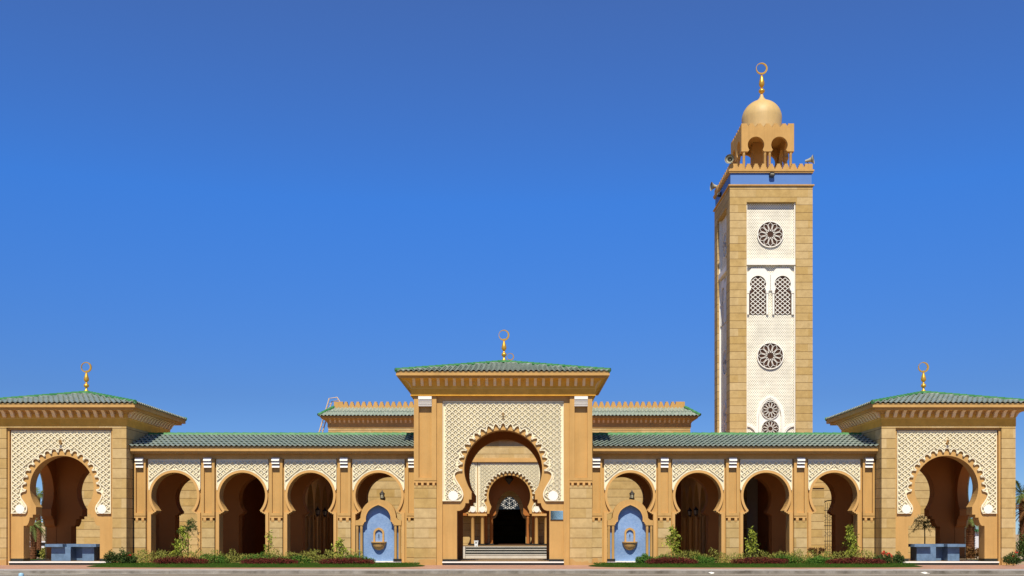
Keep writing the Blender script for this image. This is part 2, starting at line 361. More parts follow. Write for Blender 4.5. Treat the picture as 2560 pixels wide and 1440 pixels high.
# ------------------------------------------------------------------ shared architectural pieces
def tiles(b, A, Bp, up, L, ia, ib, tw=0.285, cl=0.42, amp=0.042, lift=0.11):
    A = Vector(A); Bp = Vector(Bp); up = Vector(up).normalized(); ud = (Bp-A); W = ud.length; ud.normalize()
    nrm = ud.cross(up); nrm = nrm if nrm.z > 0 else -nrm
    rows = max(1, round(L/cl)); cl = L/rows; st = tw/8
    b.add([A-nrm*.06, Bp-nrm*.06, Bp+up*L-ud*(ib*L)-nrm*.06, A+up*L+ud*(ia*L)-nrm*.06], [(0, 1, 2, 3)])
    def P(u, v, h): return A + ud*u + up*v + nrm*(h + amp*math.cos(2*PI*u/tw))
    for i in range(rows):
        v0, v1 = i*cl-0.03, (i+1)*cl
        lo, hi = ia*max(v0, 0), W-ib*max(v0, 0); lo1, hi1 = ia*v1, W-ib*v1
        if hi-lo < st: continue
        k0, k1 = math.ceil(lo/st), math.floor(hi/st)
        us = [lo]+[k*st for k in range(k0, k1+1)]+[hi]; vs = []
        for u in us:
            uu = min(max(u, lo1), max(hi1, lo1))
            vs += [P(u, v0, lift-.048), P(u, v0, lift), P(uu, v1, 0.004), P(uu, v0+cl*.5, lift*.5-.03)]
        b.add(vs, [f for j in range(len(us)-1) for f in (((4*j, 4*j+4, 4*j+5, 4*j+1),) + ((4*j+1, 4*j+5, 4*j+6, 4*j+2), (4*j+3, 4*j+7, 4*j+4, 4*j)))])
    return b
def ridge(b, P0, P1, r=0.10, seg=0.42):
    P0 = Vector(P0); P1 = Vector(P1); n = max(1, round((P1-P0).length/seg))
    for i in range(n):
        a = P0.lerp(P1, i/n); c = P0.lerp(P1, (i+1.06)/n)
        b.tube([a, c], [r*1.13, r*0.92], 8)
    return b
def merlons(x0, x1, zb, zn, zt, period, block):         # stepped crenellation outline
    n = max(1, round((x1-x0-2*block)/period)); p = (x1-x0-2*block)/n; h = zt-zn
    o = [(x0, zb), (x0, zt), (x0+block, zt)]
    st = [(0.0, 1), (0.06, .66), (0.12, .66), (0.12, .33), (0.18, .33), (0.18, 0)]
    xs = x0+block
    for i in range(n+1):
        c = xs + i*p - p/2
        if i > 0:
            o += [(c-.42*p, zn), (c-.42*p, zn+h*.33), (c-.32*p, zn+h*.33), (c-.32*p, zn+h*.66), (c-.21*p, zn+h*.66), (c-.21*p, zt),
                  (c+.21*p, zt), (c+.21*p, zn+h*.66), (c+.32*p, zn+h*.66), (c+.32*p, zn+h*.33), (c+.42*p, zn+h*.33), (c+.42*p, zn)]
        else:
            o += [(xs, zn+h*.5), (xs+.08*p, zn+h*.5), (xs+.08*p, zn)]
    e = x1-block
    o += [(e-.08*p, zn), (e-.08*p, zn+h*.5), (e, zn+h*.5), (e, zt), (x1, zt), (x1, zb)]
    return o
def finial(parent, x, y, z, h, cr, m='gold', big=1.0):
    """ball, drop and open crescent; h = height from the base to the crescent centre"""
    k = h/1.55
    f = B(); pr = [(.17*big, 0), (.15*big, .05), (.06, .16), (.055, .24)]
    pr += [(.06+.095*math.sin(PI*t/8), .24+.30*t/8) for t in range(1, 8)]
    pr += [(.05, .55), (.045, .60), (.10, .66), (.145, .74), (.15, .82), (.12, .95), (.075, 1.10), (.045, 1.22), (.03, 1.30), (.022, 1.36)]
    f.lathe([(r, q*k) for r, q in pr], 0, 0, 16)
    o = f.build('finial', m, parent, True, (x, y, z))
    c = B(); n = 40; vs = []
    for i in range(n):
        a = 2*PI*i/n
        ox, oz = cr*math.cos(a), cr*math.sin(a); ri = cr*.80
        ix, iz = ri*math.cos(a)-cr*.10, ri*math.sin(a)+cr*.06
        vs += [(ox, -.05, oz), (ix, -.05, iz), (ix, .05, iz), (ox, .05, oz)]
    c.add(vs, [q for i in range(n) for q in ((4*i, 4*((i+1) % n), 4*((i+1) % n)+1, 4*i+1), (4*i+1, 4*((i+1) % n)+1, 4*((i+1) % n)+2, 4*i+2),
               (4*i+2, 4*((i+1) % n)+2, 4*((i+1) % n)+3, 4*i+3), (4*i+3, 4*((i+1) % n)+3, 4*((i+1) % n), 4*i))])
    c.build('crescent', m, o, False, (0, 0, h))
    return o
def bracket_mesh(parent, dep, hgt, wd, m='corbel'):
    p = [(0, 0)] + [(-dep*(1-math.cos(R(90*t/6))), hgt*math.sin(R(90*t/6))) for t in range(0, 7)] + [(0, hgt)]
    p = [(0.02, 0), (-.10*dep, 0), (-.30*dep, hgt*.22), (-.42*dep, hgt*.5), (-.62*dep, hgt*.78), (-dep, hgt), (0.02, hgt)]
    return B().prism_x(p, -wd/2, wd/2).build('bracket', m, parent)
def pilaster(parent, x, y, wd, zt, zf, tiers, rec_w, rec_top, teeth, rec=.13, cap_w=0.43, cap_top=None, cap_h=0.55, louvre=False):
    """stucco frame with a sunk panel above a toothed band and a coursed stone foot; tiers of white moulding at the top"""
    hw = wd/2; hr = rec_w/2
    f = B()
    f.box(-hw, -hr, 0, .30, zf, zt).box(hr, hw, 0, .30, zf, zt).box(-hr, hr, 0, .30, zf, zf+.16).box(-hr, hr, rec, .30, zf+.16, zt)
    o = f.build('pilaster', 'stucco', parent, False, (x, y, 0))
    c = B(); ct = cap_top or zt
    if not louvre:
        for i, (d, z0, z1) in enumerate(((.20, 0, .17), (.14, .20, .34), (.07, .40, cap_h))):
            c.add([(-cap_w/2, -d*.55, ct-z0), (cap_w/2, -d*.55, ct-z0), (cap_w/2, -d, ct-z1), (-cap_w/2, -d, ct-z1), (-cap_w/2, .05, ct-z0), (cap_w/2, .05, ct-z0), (cap_w/2, .05, ct-z1), (-cap_w/2, .05, ct-z1)],
                  [(0,1,2,3), (0,4,5,1), (3,2,6,7), (0,3,7,4), (1,5,6,2)])
    else:
        c.box(-cap_w/2, cap_w/2, -.16, .05, ct-.17, ct)
        for i in range(3):
            z = ct-.19-i*.125
            c.add([(-cap_w/2, -.13+i*.03, z), (cap_w/2, -.13+i*.03, z), (cap_w/2, -.09+i*.03, z-.10), (-cap_w/2, -.09+i*.03, z-.10), (-cap_w/2, .05, z), (cap_w/2, .05, z), (cap_w/2, .05, z-.10), (-cap_w/2, .05, z-.10)],
                  [(0,1,2,3), (0,4,5,1), (3,2,6,7), (0,3,7,4), (1,5,6,2)])
    c.build('capital', 'white', o)
    t = B(); t.box(-hw, hw, .0, .30, zf-.115, zf-.035)
    nt_ = teeth; sp = wd/(nt_+.0)
    tw_ = sp*.42
    for i in range(nt_):
        cx = -hw + sp*(i+.5)
        t.box(cx-tw_/2, cx+tw_/2, .0, .30, zf-.275, zf-.115)
        t.box(cx-tw_*.45, cx+tw_*.45, .012, .30, zf-.34, zf-.30)
    t.box(-hw, hw, .20, .30, zf-.40, zf-.115)
    t.build('dentil_band', 'stucco_pale', o)
    g = B(); g.box(-hw+.01, hw-.01, .03, .32, 0, zf-.272)
    g.build('stone_foot', 'stone', o)
    return o
def column(parent, x, y, z0, z1, r, m='stucco', base='granite', name='column'):
    c = B(); pr = [(r*1.0, 0), (r*1.0, z1-z0-.20), (r*1.08, z1-z0-.18), (r*.98, z1-z0-.14), (r*1.30, z1-z0-.04), (r*1.35, z1-z0)]
    c.lathe(pr, 0, 0, 14)
    o = c.build(name, m, parent, True, (x, y, z0))
    if base:
        B().box(-r*1.5, r*1.5, -r*1.5, r*1.5, -.13, .0).build('base', base, o)
    return o

# ------------------------------------------------------------------ ground
g = B()
rows = [(-3000, -.13), (-9.0, -.13), (-8.9, -.006), (4000, -.006)]
for (a, za), (b_, zb) in zip(rows[:-1], rows[1:]):
    g.add([(-3500, a, za), (3500, a, za), (3500, b_, zb), (-3500, b_, zb)], [(0, 1, 2, 3)])
kind(g.build('ground', 'sand'), 'structure')
kind(B().add([(-300, -70, -.122), (300, -70, -.122), (300, -9.18, -.122), (-300, -9.18, -.122)], [(0,1,2,3)]).build('road', 'asphalt'), 'structure')
kb = B()
for i in range(-60, 61):
    kb.box(i*1.0-.497, i*1.0+.497, -9.2, -8.72, -.2, .010+.004*math.sin(i*1.7))
kind(kb.build('kerb', 'kerb'), 'structure')
kind(B().add([(-80, -8.72, .004), (80, -8.72, .004), (80, -6.5, .004), (-80, -6.5, .004)], [(0,1,2,3)]).build('kerb_strip', 'concrete'), 'structure')
kind(B().add([(-80, -6.5, .004), (80, -6.5, .004), (80, 1.0, .004), (-80, 1.0, .004)], [(0,1,2,3)]).build('sidewalk', 'paver'), 'structure')
ap = B(); ap.add([(-16.4, -9.21, -.113), (-19.5, -9.21, .006), (-60, -9.21, .006), (-60, -11.2, -.116), (-24, -11.2, -.116)], [(0,1,2), (0,2,3,4)])
kind(ap.build('ramp', 'kerb'), 'structure')
ln = B(); ln.add([(-16.2, -9.35, -.112), (-16.0, -9.25, -.112), (-8, -12.6, -.112), (-8.3, -12.7, -.112)], [(0,1,2,3)])
ln.v = []; ln.f = []
ln.add([(-16.0, -9.30, -.112), (-15.7, -9.42, -.112), (-23.6, -11.55, -.112), (-23.9, -11.42, -.112)], [(0,1,2,3)])
ln.add([(-15.9, -9.30, -.112), (-5.5, -10.7, -.116), (-5.5, -10.82, -.116), (-15.9, -9.40, -.112)], [(0,1,2,3)])
ln.add([(4, -10.6, -.115), (40, -10.2, -.115), (40, -10.32, -.115), (4, -10.75, -.115)], [(0,1,2,3)])
kind(ln.build('road_markings', 'paint_line'), 'structure')

# ------------------------------------------------------------------ corner pavilions
PAV_BELOW = [(1.44, 3.245), (1.44, 2.82), (1.618, 2.82), (1.618, 2.65), (1.797, 2.65), (1.80, 2.56), (1.84, 2.40), (1.90, 2.27), (1.98, 2.193), (2.13, 2.193)]
def pavilion_wall_outline(hw, top, bottom=.20, cx=0):
    op = opening(1.78, 4.33, 3.245, PAV_BELOW + [(2.13, bottom)], cx)
    return [(-hw, bottom), (-hw, top), (hw, top), (hw, bottom)] + list(reversed(op))
def hip_roof(p, hx, hy, cy, ze, za, fin_h, cr, apex_y=None, tw=0.285):
    """four tiled slopes to one apex, hip ridges, finial"""
    b = B(); L2 = math.hypot
    c = [(-hx, cy-hy, ze), (hx, cy-hy, ze), (hx, cy+hy, ze), (-hx, cy+hy, ze)]
    ap = Vector((0, cy, za))
    for i in range(4):
        A = Vector(c[i]); Bq = Vector(c[(i+1) % 4]); mid = (A+Bq)/2; up = ap-mid; L = up.length; W = (Bq-A).length
        tiles(b, A, Bq, up, L*.985, W/2/L, W/2/L, tw, .60)
    o = b.build('roof', 'tile', p, False, fix=False)
    r = B()
    for i in range(4): ridge(r, Vector(c[i])+Vector((0, 0, .07)), ap+Vector((0, 0, .09)), .105)
    r.lathe([(.30, 0), (.22, .10), (.16, .14)], 0, cy, 12, za+.02)
    r.build('hip_tiles', 'ridge_tile', o, True)
    finial(o, 0, cy, za+.12, fin_h, cr)
    return o
def make_pavilion(label):
    p = thing('corner_pavilion', label, 'pavilion', (-24.7, 0, 0), 0, 'domeless corner pavilions of the arcade')
    D = 7.25; HW = 3.72; TOP = 8.45
    f = B(); f.box(-HW, -2.945, 0, .32, 0, 7.64).box(2.945, HW, 0, .32, 0, 7.64).box(-HW, HW, 0, .32, 7.64, TOP)
    f.build('stone_front', 'stone', p)
    fr = B(); fr.box(-2.943, -2.84, .14, .31, 0, 7.54).box(2.84, 2.943, .14, .31, 0, 7.54).box(-2.943, 2.943, .14, .31, 7.54, 7.638)
    fr.build('door_frame', 'stucco', p)
    B().prism(pavilion_wall_outline(HW-.02, TOP-.05), .30, 1.05).build('front_wall', 'stucco', p)
    B().prism(pavilion_wall_outline(HW-.02, TOP-.05), D-.75, D).build('rear_wall', 'stucco_shaded', p)
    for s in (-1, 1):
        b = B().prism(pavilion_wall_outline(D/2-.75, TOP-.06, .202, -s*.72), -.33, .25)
        o = b.build('side_wall', 'stucco_shaded', p); o.rotation_euler = (0, 0, -s*PI/2); o.location = (s*(HW-.35), D/2, 0)
        b = B().prism(pavilion_wall_outline(D/2-.002, TOP, .20, s*.72), -.002-.08, 0)
        b.v = [(x, y, z) for x, y, z in b.v]
        o = b.build('stone_cladding', 'stone', p); o.rotation_euler = (0, 0, s*PI/2); o.location = (s*(HW-.08), D/2, 0)
        B().box(-.42, .42, -.42, .42, .2, .36).build('skirting', 'granite', p, False, (s*2.55, .68, 0))
    B().box(-HW+.03, HW-.03, .35, D-.05, 7.6, 7.9).build('ceiling', 'stucco_shaded', p)
    B().box(-2.84, 2.84, .05, .40, .13, .202).build('step_edge', 'white', p)
    fl = B().box(-2.84, 2.84, .401, D, .13, .20); fl.build('floor_slab', 'floor', p)
    B().box(-2.84, 2.84, .09, D, 0, .13).build('plinth', 'granite', p)
    tail = [(2.01, 4.14), (2.16, 4.10), (2.27, 4.02), (2.29, 3.90), (2.22, 3.70), (2.08, 3.48), (1.96, 3.30), (1.925, 3.13), (1.96, 2.98), (2.04, 2.87)]
    sp = scallops(4.33, 1.97, 2.20, 11.1, 8, False, tail)
    W, zb, zt = 2.78, 2.87, 7.50
    outl = [(-W, zb), (-W, zt), (W, zt), (W, zb)] + list(reversed(sp))
    lp = B().prism(outl, .275, .298)
    lattice(lp, outl, .275, .10, .361, .293, .050)
    lo = lp.build('lattice_panel', 'plaster', p)
    tr = B().ribbon(sp, .06, .20, .276)
    tr.ribbon([(-W+.03, zb+.03), (-W+.03, zt-.03), (W-.03, zt-.03), (W-.03, zb+.03)], .06, .20, .276)
    tr.ribbon([(-W, zb+.03), (-2.04, zb+.03)], .06, .18, .276).ribbon([(2.04, zb+.03), (W, zb+.03)], .06, .18, .276)
    tr.build('scallop_trim', 'plaster', lo)
    for s in (-1, 1):
        B().prism(arc(s*2.28, 3.12, .25, 0, 352.8, 49), .17, .274).build('medallion', 'white', lo)
    B().box(-.05, .05, .05, .25, 6.72, 6.95).box(-.03, .03, -.02, .1, 6.86, 6.97).build('spout', 'bronze', lo)
    B().ring(HW, D/2, [(-.02, 7.735), (.016, 7.735), (.016, TOP-.052), (-.02, TOP-.052)], 0, D/2).build('frieze', 'frieze', p)
    # cornice
    c = B(); cy = D/2
    c.ring(HW, D/2, [(-.10, TOP-.05), (.03, TOP-.05), (.03, TOP-.04), (.12, TOP+.07), (.45, TOP+.12), (.56, TOP+.12), (.56, TOP+.24), (.74, TOP+.24), (.74, TOP+.47), (.5, TOP+.47)], 0, cy)
    c.build('cornice', 'stucco', p); cor = p.children[-1]
    br = bracket_mesh(cor, .44, .36, .18); br.location = (-HW+.25, -.03, TOP-.25)
    n = 16
    for i in range(n):
        x = -HW+.25 + i*(2*HW-.5)/(n-1)
        if i: put(br, cor, (x, -.03, TOP-.25))
        yy = .25 + i*(D-.5)/(n-1)
        put(br, cor, (HW+.03, yy, TOP-.25), PI/2); put(br, cor, (-HW-.03, yy, TOP-.25), -PI/2)
    hip_roof(p, HW+.77, D/2+.77, cy, TOP+.46, TOP+1.55, 1.45, .31)
    return p
pav = make_pavilion('Green-roofed corner pavilion at the left end of the long arcade')
pav2 = copy_tree(pav); pav2.location = (24.7, 0, 0)
pav2['label'] = 'Green-roofed corner pavilion at the right end, beyond the tall minaret'

# ------------------------------------------------------------------ central gate pavilion
def make_gate():
    p = thing('gate_pavilion', 'Tall central gate pavilion with scalloped white panel and wide green roof', 'gatehouse', (-.05, 0, 0))
    D = 6.6; HW = 4.95; ZB = 9.40
    below = [(1.77, 4.06), (1.77, 3.66), (1.92, 3.66), (1.92, 3.456), (2.11, 3.456), (2.12, 3.36), (2.18, 3.22), (2.28, 3.10), (2.446, 3.03), (2.58, 3.03), (2.58, .2)]
    op = opening(2.18, 5.36, 4.06, below)
    outl = [(-HW+.04, .2), (-HW+.04, ZB), (HW-.04, ZB), (HW-.04, .2)] + list(reversed(op))
    B().prism(outl, .25, 1.05).build('front_wall', 'stucco', p)
    B().prism(outl, D-.7, D-.01).build('rear_wall', 'stucco_shaded', p)
    fr = B().box(-3.70, -3.38, .10, .30, 0, 9.16).box(3.38, 3.70, .10, .30, 0, 9.16).box(-3.70, 3.70, .10, .30, 9.16, ZB)
    fr.build('panel_frame', 'stucco', p)
    for s in (-1, 1):
        pilaster(p, s*4.325, -.06, 1.25, ZB, 4.70, 3, 0.72, 8.9, 4, rec=.22, cap_w=.74, cap_top=9.36, louvre=True)
        B().box(min(s*4.16, s*HW), max(s*4.16, s*HW), .24, D, 0, ZB).build('side_wall', 'stone', p)
        B().box(-.42, .42, -.06, .45, .2, .33).build('skirting', 'granite', p, False, (s*2.97, .2, 0))
    B().box(-HW+.05, HW-.05, .3, D-.05, 8.9, 9.2).build('ceiling', 'stucco_shaded', p)
    B().box(-3.38, 3.38, -.02, D, .13, .20).build('floor_slab', 'floor', p)
    B().box(-3.38, 3.38, -.05, -.021, .13, .205).build('step_edge', 'white', p)
    B().box(-3.38, 3.38, .03, D, 0, .13).build('plinth', 'granite', p)
    tail = [(2.30, 5.27), (2.45, 5.27), (2.60, 5.22), (2.70, 5.13), (2.725, 5.02), (2.69, 4.86), (2.60, 4.68), (2.45, 4.44), (2.31, 4.17), (2.25, 3.95), (2.29, 3.74), (2.40, 3.57)]
    sp = scallops(5.36, 2.29, 2.59, 9.67, 9, True, tail)
    W, zb, zt = 3.38, 3.56, 9.15
    po = [(-W, zb), (-W, zt), (W, zt), (W, zb)] + list(reversed(sp))
    lp = B().prism(po, .222, .248); lattice(lp, po, .222, .10, .354, .298, .050)
    lo = lp.build('lattice_panel', 'plaster', p)
    t = B().ribbon(sp, .065, .145, .223)
    t.ribbon([(-W+.03, zb), (-W+.03, zt-.03), (W-.03, zt-.03), (W-.03, zb)], .06, .145, .223)
    t.ribbon([(-W, zb+.03), (-2.40, zb+.03)], .06, .12, .223).ribbon([(2.40, zb+.03), (W, zb+.03)], .06, .12, .223)
    t.build('scallop_trim', 'plaster', lo)
    for s in (-1, 1):
        B().prism(arc(s*2.78, 3.86, .275, 0, 352.8, 49), .11, .221).build('medallion', 'white', lo)
    B().box(-.035, .035, .06, .2, 8.15, 8.50).box(-.05, .05, .0, .1, 8.30, 8.36).build('spout', 'bronze', lo)
    c = B()
    c.ring(HW, D/2, [(-.1, ZB), (.19, ZB), (.19, ZB+.03), (.16, ZB+.05), (.16, ZB+.55), (.30, ZB+.80), (.52, ZB+.90), (.66, ZB+.90), (.66, ZB+1.02), (.89, ZB+1.02), (.89, ZB+1.24), (.5, ZB+1.24)], 0, D/2)
    cor = c.build('cornice', 'frieze', p)
    B().ring(HW, D/2, [(.60, ZB+.905), (.668, ZB+.905), (.668, ZB+1.015), (.895, ZB+1.015), (.895, ZB+1.245), (.6, ZB+1.245)], 0, D/2).build('fascia', 'stucco', cor)
    br = bracket_mesh(cor, .40, .38, .155); br.location = (-4.95, -.15, ZB+.53)
    for i in range(23):
        x = -4.92 + i*9.84/22
        if i: put(br, cor, (x, -.15, ZB+.53))
        else: br.location = (x, -.15, ZB+.53)
    for i in range(14):
        y = .1 + i*6.4/13
        put(br, cor, (HW+.15, y, ZB+.53), PI/2); put(br, cor, (-HW-.15, y, ZB+.53), -PI/2)
    hip_roof(p, HW+.92, D/2+.92, D/2, ZB+1.23, ZB+2.36, 1.52, .315)
    return p
gate = make_gate()

# ------------------------------------------------------------------ arcades
ARC_BELOW = [(1.03, 3.06), (1.03, 2.98), (1.12, 2.98), (1.12, 2.92), (1.22, 2.92), (1.22, 2.86), (1.31, 2.86), (1.31, .1)]
BAYS = [7.12, 10.97, 14.82, 18.67]; PILS = [5.20, 9.05, 12.90, 16.74, 20.59]
def make_arcade(s, label):
    p = thing('arcade', label, 'arcade', (0, 0, 0), 0, 'arcade wings beside the gate')
    x0, x1 = 4.98, 20.95; YF = 1.05
    def wall(y0, y1, nm):
        path = []
        for c in BAYS: path += opening(1.30, 3.91, 3.06, ARC_BELOW, c, 40)
        o = [(x0, .1), (x0, 6.40), (x1, 6.40), (x1, .1)] + list(reversed(path))
        B().prism([(s*x, z) for x, z in o], y0, y1).build(nm, 'stucco' if nm == 'front_wall' else 'stucco_shaded', p)
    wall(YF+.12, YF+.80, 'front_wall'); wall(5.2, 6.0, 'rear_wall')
    B().box(min(s*x0, s*x1), max(s*x0, s*x1), YF, YF+.118, 5.98, 6.42).build('beam', 'stucco', p)
    for c in BAYS:
        cx = s*c
        inner = opening(1.30, 3.91, 3.06, ARC_BELOW, 0, 40)
        outer = [(-1.48, .1), (-1.48, 2.95), (-1.20, 2.98)] + arc(0, 3.91, 1.435, 218, -38, 40) + [(1.20, 2.98), (1.48, 2.95), (1.48, .1)]
        B().prism(outer + list(reversed(inner)), YF, YF+.118).build('arch_surround', 'stucco_pale', p, False, (cx, 0, 0))
        W, zt = 1.47, 5.978
        a = 16
        po = [(-W, 4.30), (-W, zt), (W, zt), (W, 4.30)] + arc(0, 3.91, 1.475, 13, 167, 40)
        po = [(-W, 4.28), (-W, zt), (W, zt), (W, 4.28)] + [q for q in arc(0, 3.91, 1.475, 6, 174, 40) if q[1] > 4.28 and abs(q[0]) < W]
        lp = B().prism(po, YF+.06, YF+.118); lattice(lp, po, YF+.06, .08, .355, .30, .052, margin=.03)
        lo = lp.build('lattice_panel', 'plaster', p, False, (cx, 0, 0))
        t = B().ribbon([q for q in arc(0, 3.91, 1.465, 12, 168, 40)], .055, YF-.005, YF+.061)
        t.ribbon([(-W+.025, 4.30), (-W+.025, zt-.03)], .05, YF+.02, YF+.061).ribbon([(W-.025, 4.30), (W-.025, zt-.03)], .05, YF+.02, YF+.061)
        t.build('arch_trim', 'plaster', lo)
    for q in PILS:
        pilaster(p, s*q, YF-.08, .74 if q not in (5.20, 20.59) else .66, 5.98, 2.76, 3, .44, 5.6, 2, cap_top=6.03)
    B().box(min(s*x0, s*x1), max(s*x0, s*x1), YF+.8, 5.2, 5.7, 5.9).build('ceiling', 'stucco_shaded', p)
    B().box(min(s*x0, s*x1), max(s*x0, s*x1), YF+.1, 7.0, 0.0, .099).build('floor_slab', 'floor', p)
    # eaves and roof
    a, b_ = (s*x0, s*x1) if s > 0 else (s*x1, s*x0)
    c = B().prism_x([(YF, 6.26), (.66, 6.26), (.66, 6.38), (.50, 6.38), (.50, 6.64), (YF+.6, 6.64), (YF+.6, 6.42), (YF, 6.42)], a, b_)
    c.build('fascia', 'stucco', p)
    c2 = B().prism_x([(5.4, 6.42), (6.5, 6.42), (6.5, 6.64), (5.4, 6.64)], a, b_); c2.build('rear_fascia', 'stucco', p)
    r = B(); zr = 7.56; ye = .44; yr = 3.5
    tiles(r, (a, ye, 6.63), (b_, ye, 6.63), (0, yr-ye, zr-6.63), math.hypot(yr-ye, zr-6.63), 0, 0, cl=.50)
    tiles(r, (b_, 2*yr-ye, 6.63), (a, 2*yr-ye, 6.63), (0, ye-yr, zr-6.63), math.hypot(yr-ye, zr-6.63), 0, 0, cl=.50)
    ro = r.build('roof', 'tile', p, False, fix=False)
    ridge(B(), (a, yr, zr), (b_, yr, zr), .12).build('ridge_tiles', 'ridge_tile', ro, True) if False else None
    rb = ridge(B(), (a, yr, zr+.02), (b_, yr, zr+.02), .13, .55); rb.build('ridge_tiles', 'ridge_tile', ro, True)
    return p
arcL = make_arcade(-1, 'Four-arched arcade wing left of the central gate')
arcR = make_arcade(1, 'Four-arched arcade wing right of the central gate, in front of the minaret')

# ------------------------------------------------------------------ wall fountains in the bays next to the gate
def make_fountain():
    p = thing('wall_fountain', 'Blue mosaic wall fountain with orange basin, left of the gate', 'fountain', (-7.12, 0, 0), 0, 'wall fountains beside the gate')
    Y = 1.0
    B().box(-1.30, 1.30, Y+.02, Y+1.2, .13, .20).build('ledge', 'white', p)
    B().box(-1.30, 1.30, Y+.08, Y+1.2, 0, .13).build('plinth', 'granite', p)
    out_ = [(-1.29, 2.22), (-1.29, 2.50), (-1.12, 2.53), (-1.02, 2.62)]
    out_ += smooth_pts([(-1.0, 2.66), (-.98, 2.85), (-.86, 3.20), (-.62, 3.48), (-.34, 3.63), (0, 3.69)], 4)
    right = [(-x, z) for x, z in reversed(out_[:-1])]
    inn = [(-.86, 2.22)] + smooth_pts([(-.85, 2.30), (-.80, 2.42), (-.72, 2.46), (-.725, 2.55), (-.70, 2.78), (-.56, 3.06), (-.30, 3.27), (0, 3.40)], 4)
    inr = [(-x, z) for x, z in reversed(inn[:-1])]
    path_in = inn + inr
    B().prism(out_ + right + list(reversed(path_in)), Y-.02, Y+.55).build('arch', 'stucco', p)
    rb = B().ribbon(path_in[1:-1], .05, Y-.05, Y-.019); rb.build('arch_moulding', 'stucco_pale', p)
    bk = B().prism([(-1.25, .2), (-1.25, 2.24)] + [(x*1.12, z+.08) for x, z in path_in[1:-1]] + [(1.25, 2.24), (1.25, .2)], Y+.29, Y+.36)
    bk.build('mosaic_panel', 'mosaic', p)
    for x in (-1.20, -.965, .965, 1.20): column(p, x, Y+.10, .33, 2.22, .078)
    f = [(-.305, 1.28)] + arc(0, 1.78, .305, 180, 120, 6) + [(0, 2.10)] + arc(0, 1.78, .305, 60, 0, 6) + [(.305, 1.28)]
    i_ = [(-.205, 1.28)] + arc(0, 1.76, .205, 180, 120, 6) + [(0, 1.985)] + arc(0, 1.76, .205, 60, 0, 6) + [(.205, 1.28)]
    B().prism(f + list(reversed(i_)), Y+.19, Y+.289).build('niche_frame', 'stucco', p)
    n = 20; pr = [(.44, 1.30), (.44, 1.25), (.395, 1.24), (.395, 1.20), (.375, 1.18), (.36, 1.08), (.30, .96), (.20, .87), (.08, .83), (.01, .825)]
    vs = []; fs = []
    for r, z in pr:
        for i in range(n+1):
            a = PI + PI*i/n; vs.append((r*math.cos(a), Y+.288+r*1.02*math.sin(a), z))
    for j in range(len(pr)-1):
        for i in range(n): fs.append((j*(n+1)+i, j*(n+1)+i+1, (j+1)*(n+1)+i+1, (j+1)*(n+1)+i))
    fs.append(tuple(range(n+1)))
    B().add(vs, fs).build('basin', 'stucco_pale', p, True)
    B().box(-.015, .015, Y+.20, Y+.29, 1.62, 1.66).box(-.012, .012, Y+.19, Y+.22, 1.50, 1.66).box(-.035, .035, Y+.22, Y+.24, 1.70, 1.715).box(-.01, .01, Y+.22, Y+.24, 1.66, 1.71).build('tap', 'iron', p)
    return p
ft = make_fountain(); ft2 = copy_tree(ft); ft2.location = (7.12, 0, 0)
ft2['label'] = 'Blue mosaic wall fountain with orange basin, right of the gate'

# ------------------------------------------------------------------ wall lanterns
def make_lantern():
    p = thing('wall_lantern', 'Black wall lantern above the left fountain', 'lantern', (0, 0, 0), 0, 'black wall lanterns')
    B().lathe([(.02, 0), (.10, .05), (.13, .10)], 0, -.22, 6).tube([(0, .0, -.10), (0, -.10, -.12), (0, -.22, 0)], .018).box(-.05, .05, -.02, .0, -.25, .05).build('bracket', 'iron', p)
    B().lathe([(.11, .10), (.155, .38)], 0, -.22, 6).build('glass', 'horn', p)
    h = B().lathe([(.19, .38), (.17, .44), (.08, .52), (.05, .58), (.015, .66)], 0, -.22, 6)
    for i in range(6):
        a = 2*PI*i/6; h.tube([(.115*math.cos(a), -.22+.115*math.sin(a), .10), (.16*math.cos(a), -.22+.16*math.sin(a), .39)], .014, 4)
    h.build('hood', 'iron', p)
    return p
lan = make_lantern(); lan.location = (-8.58, 13.98, 4.1)
def lantern(loc, rz, label):
    c = copy_tree(lan); c.location = loc; c.rotation_euler = (0, 0, rz); c['label'] = label
lantern((8.58, 13.98, 4.1), 0, 'Black wall lantern above the right fountain')

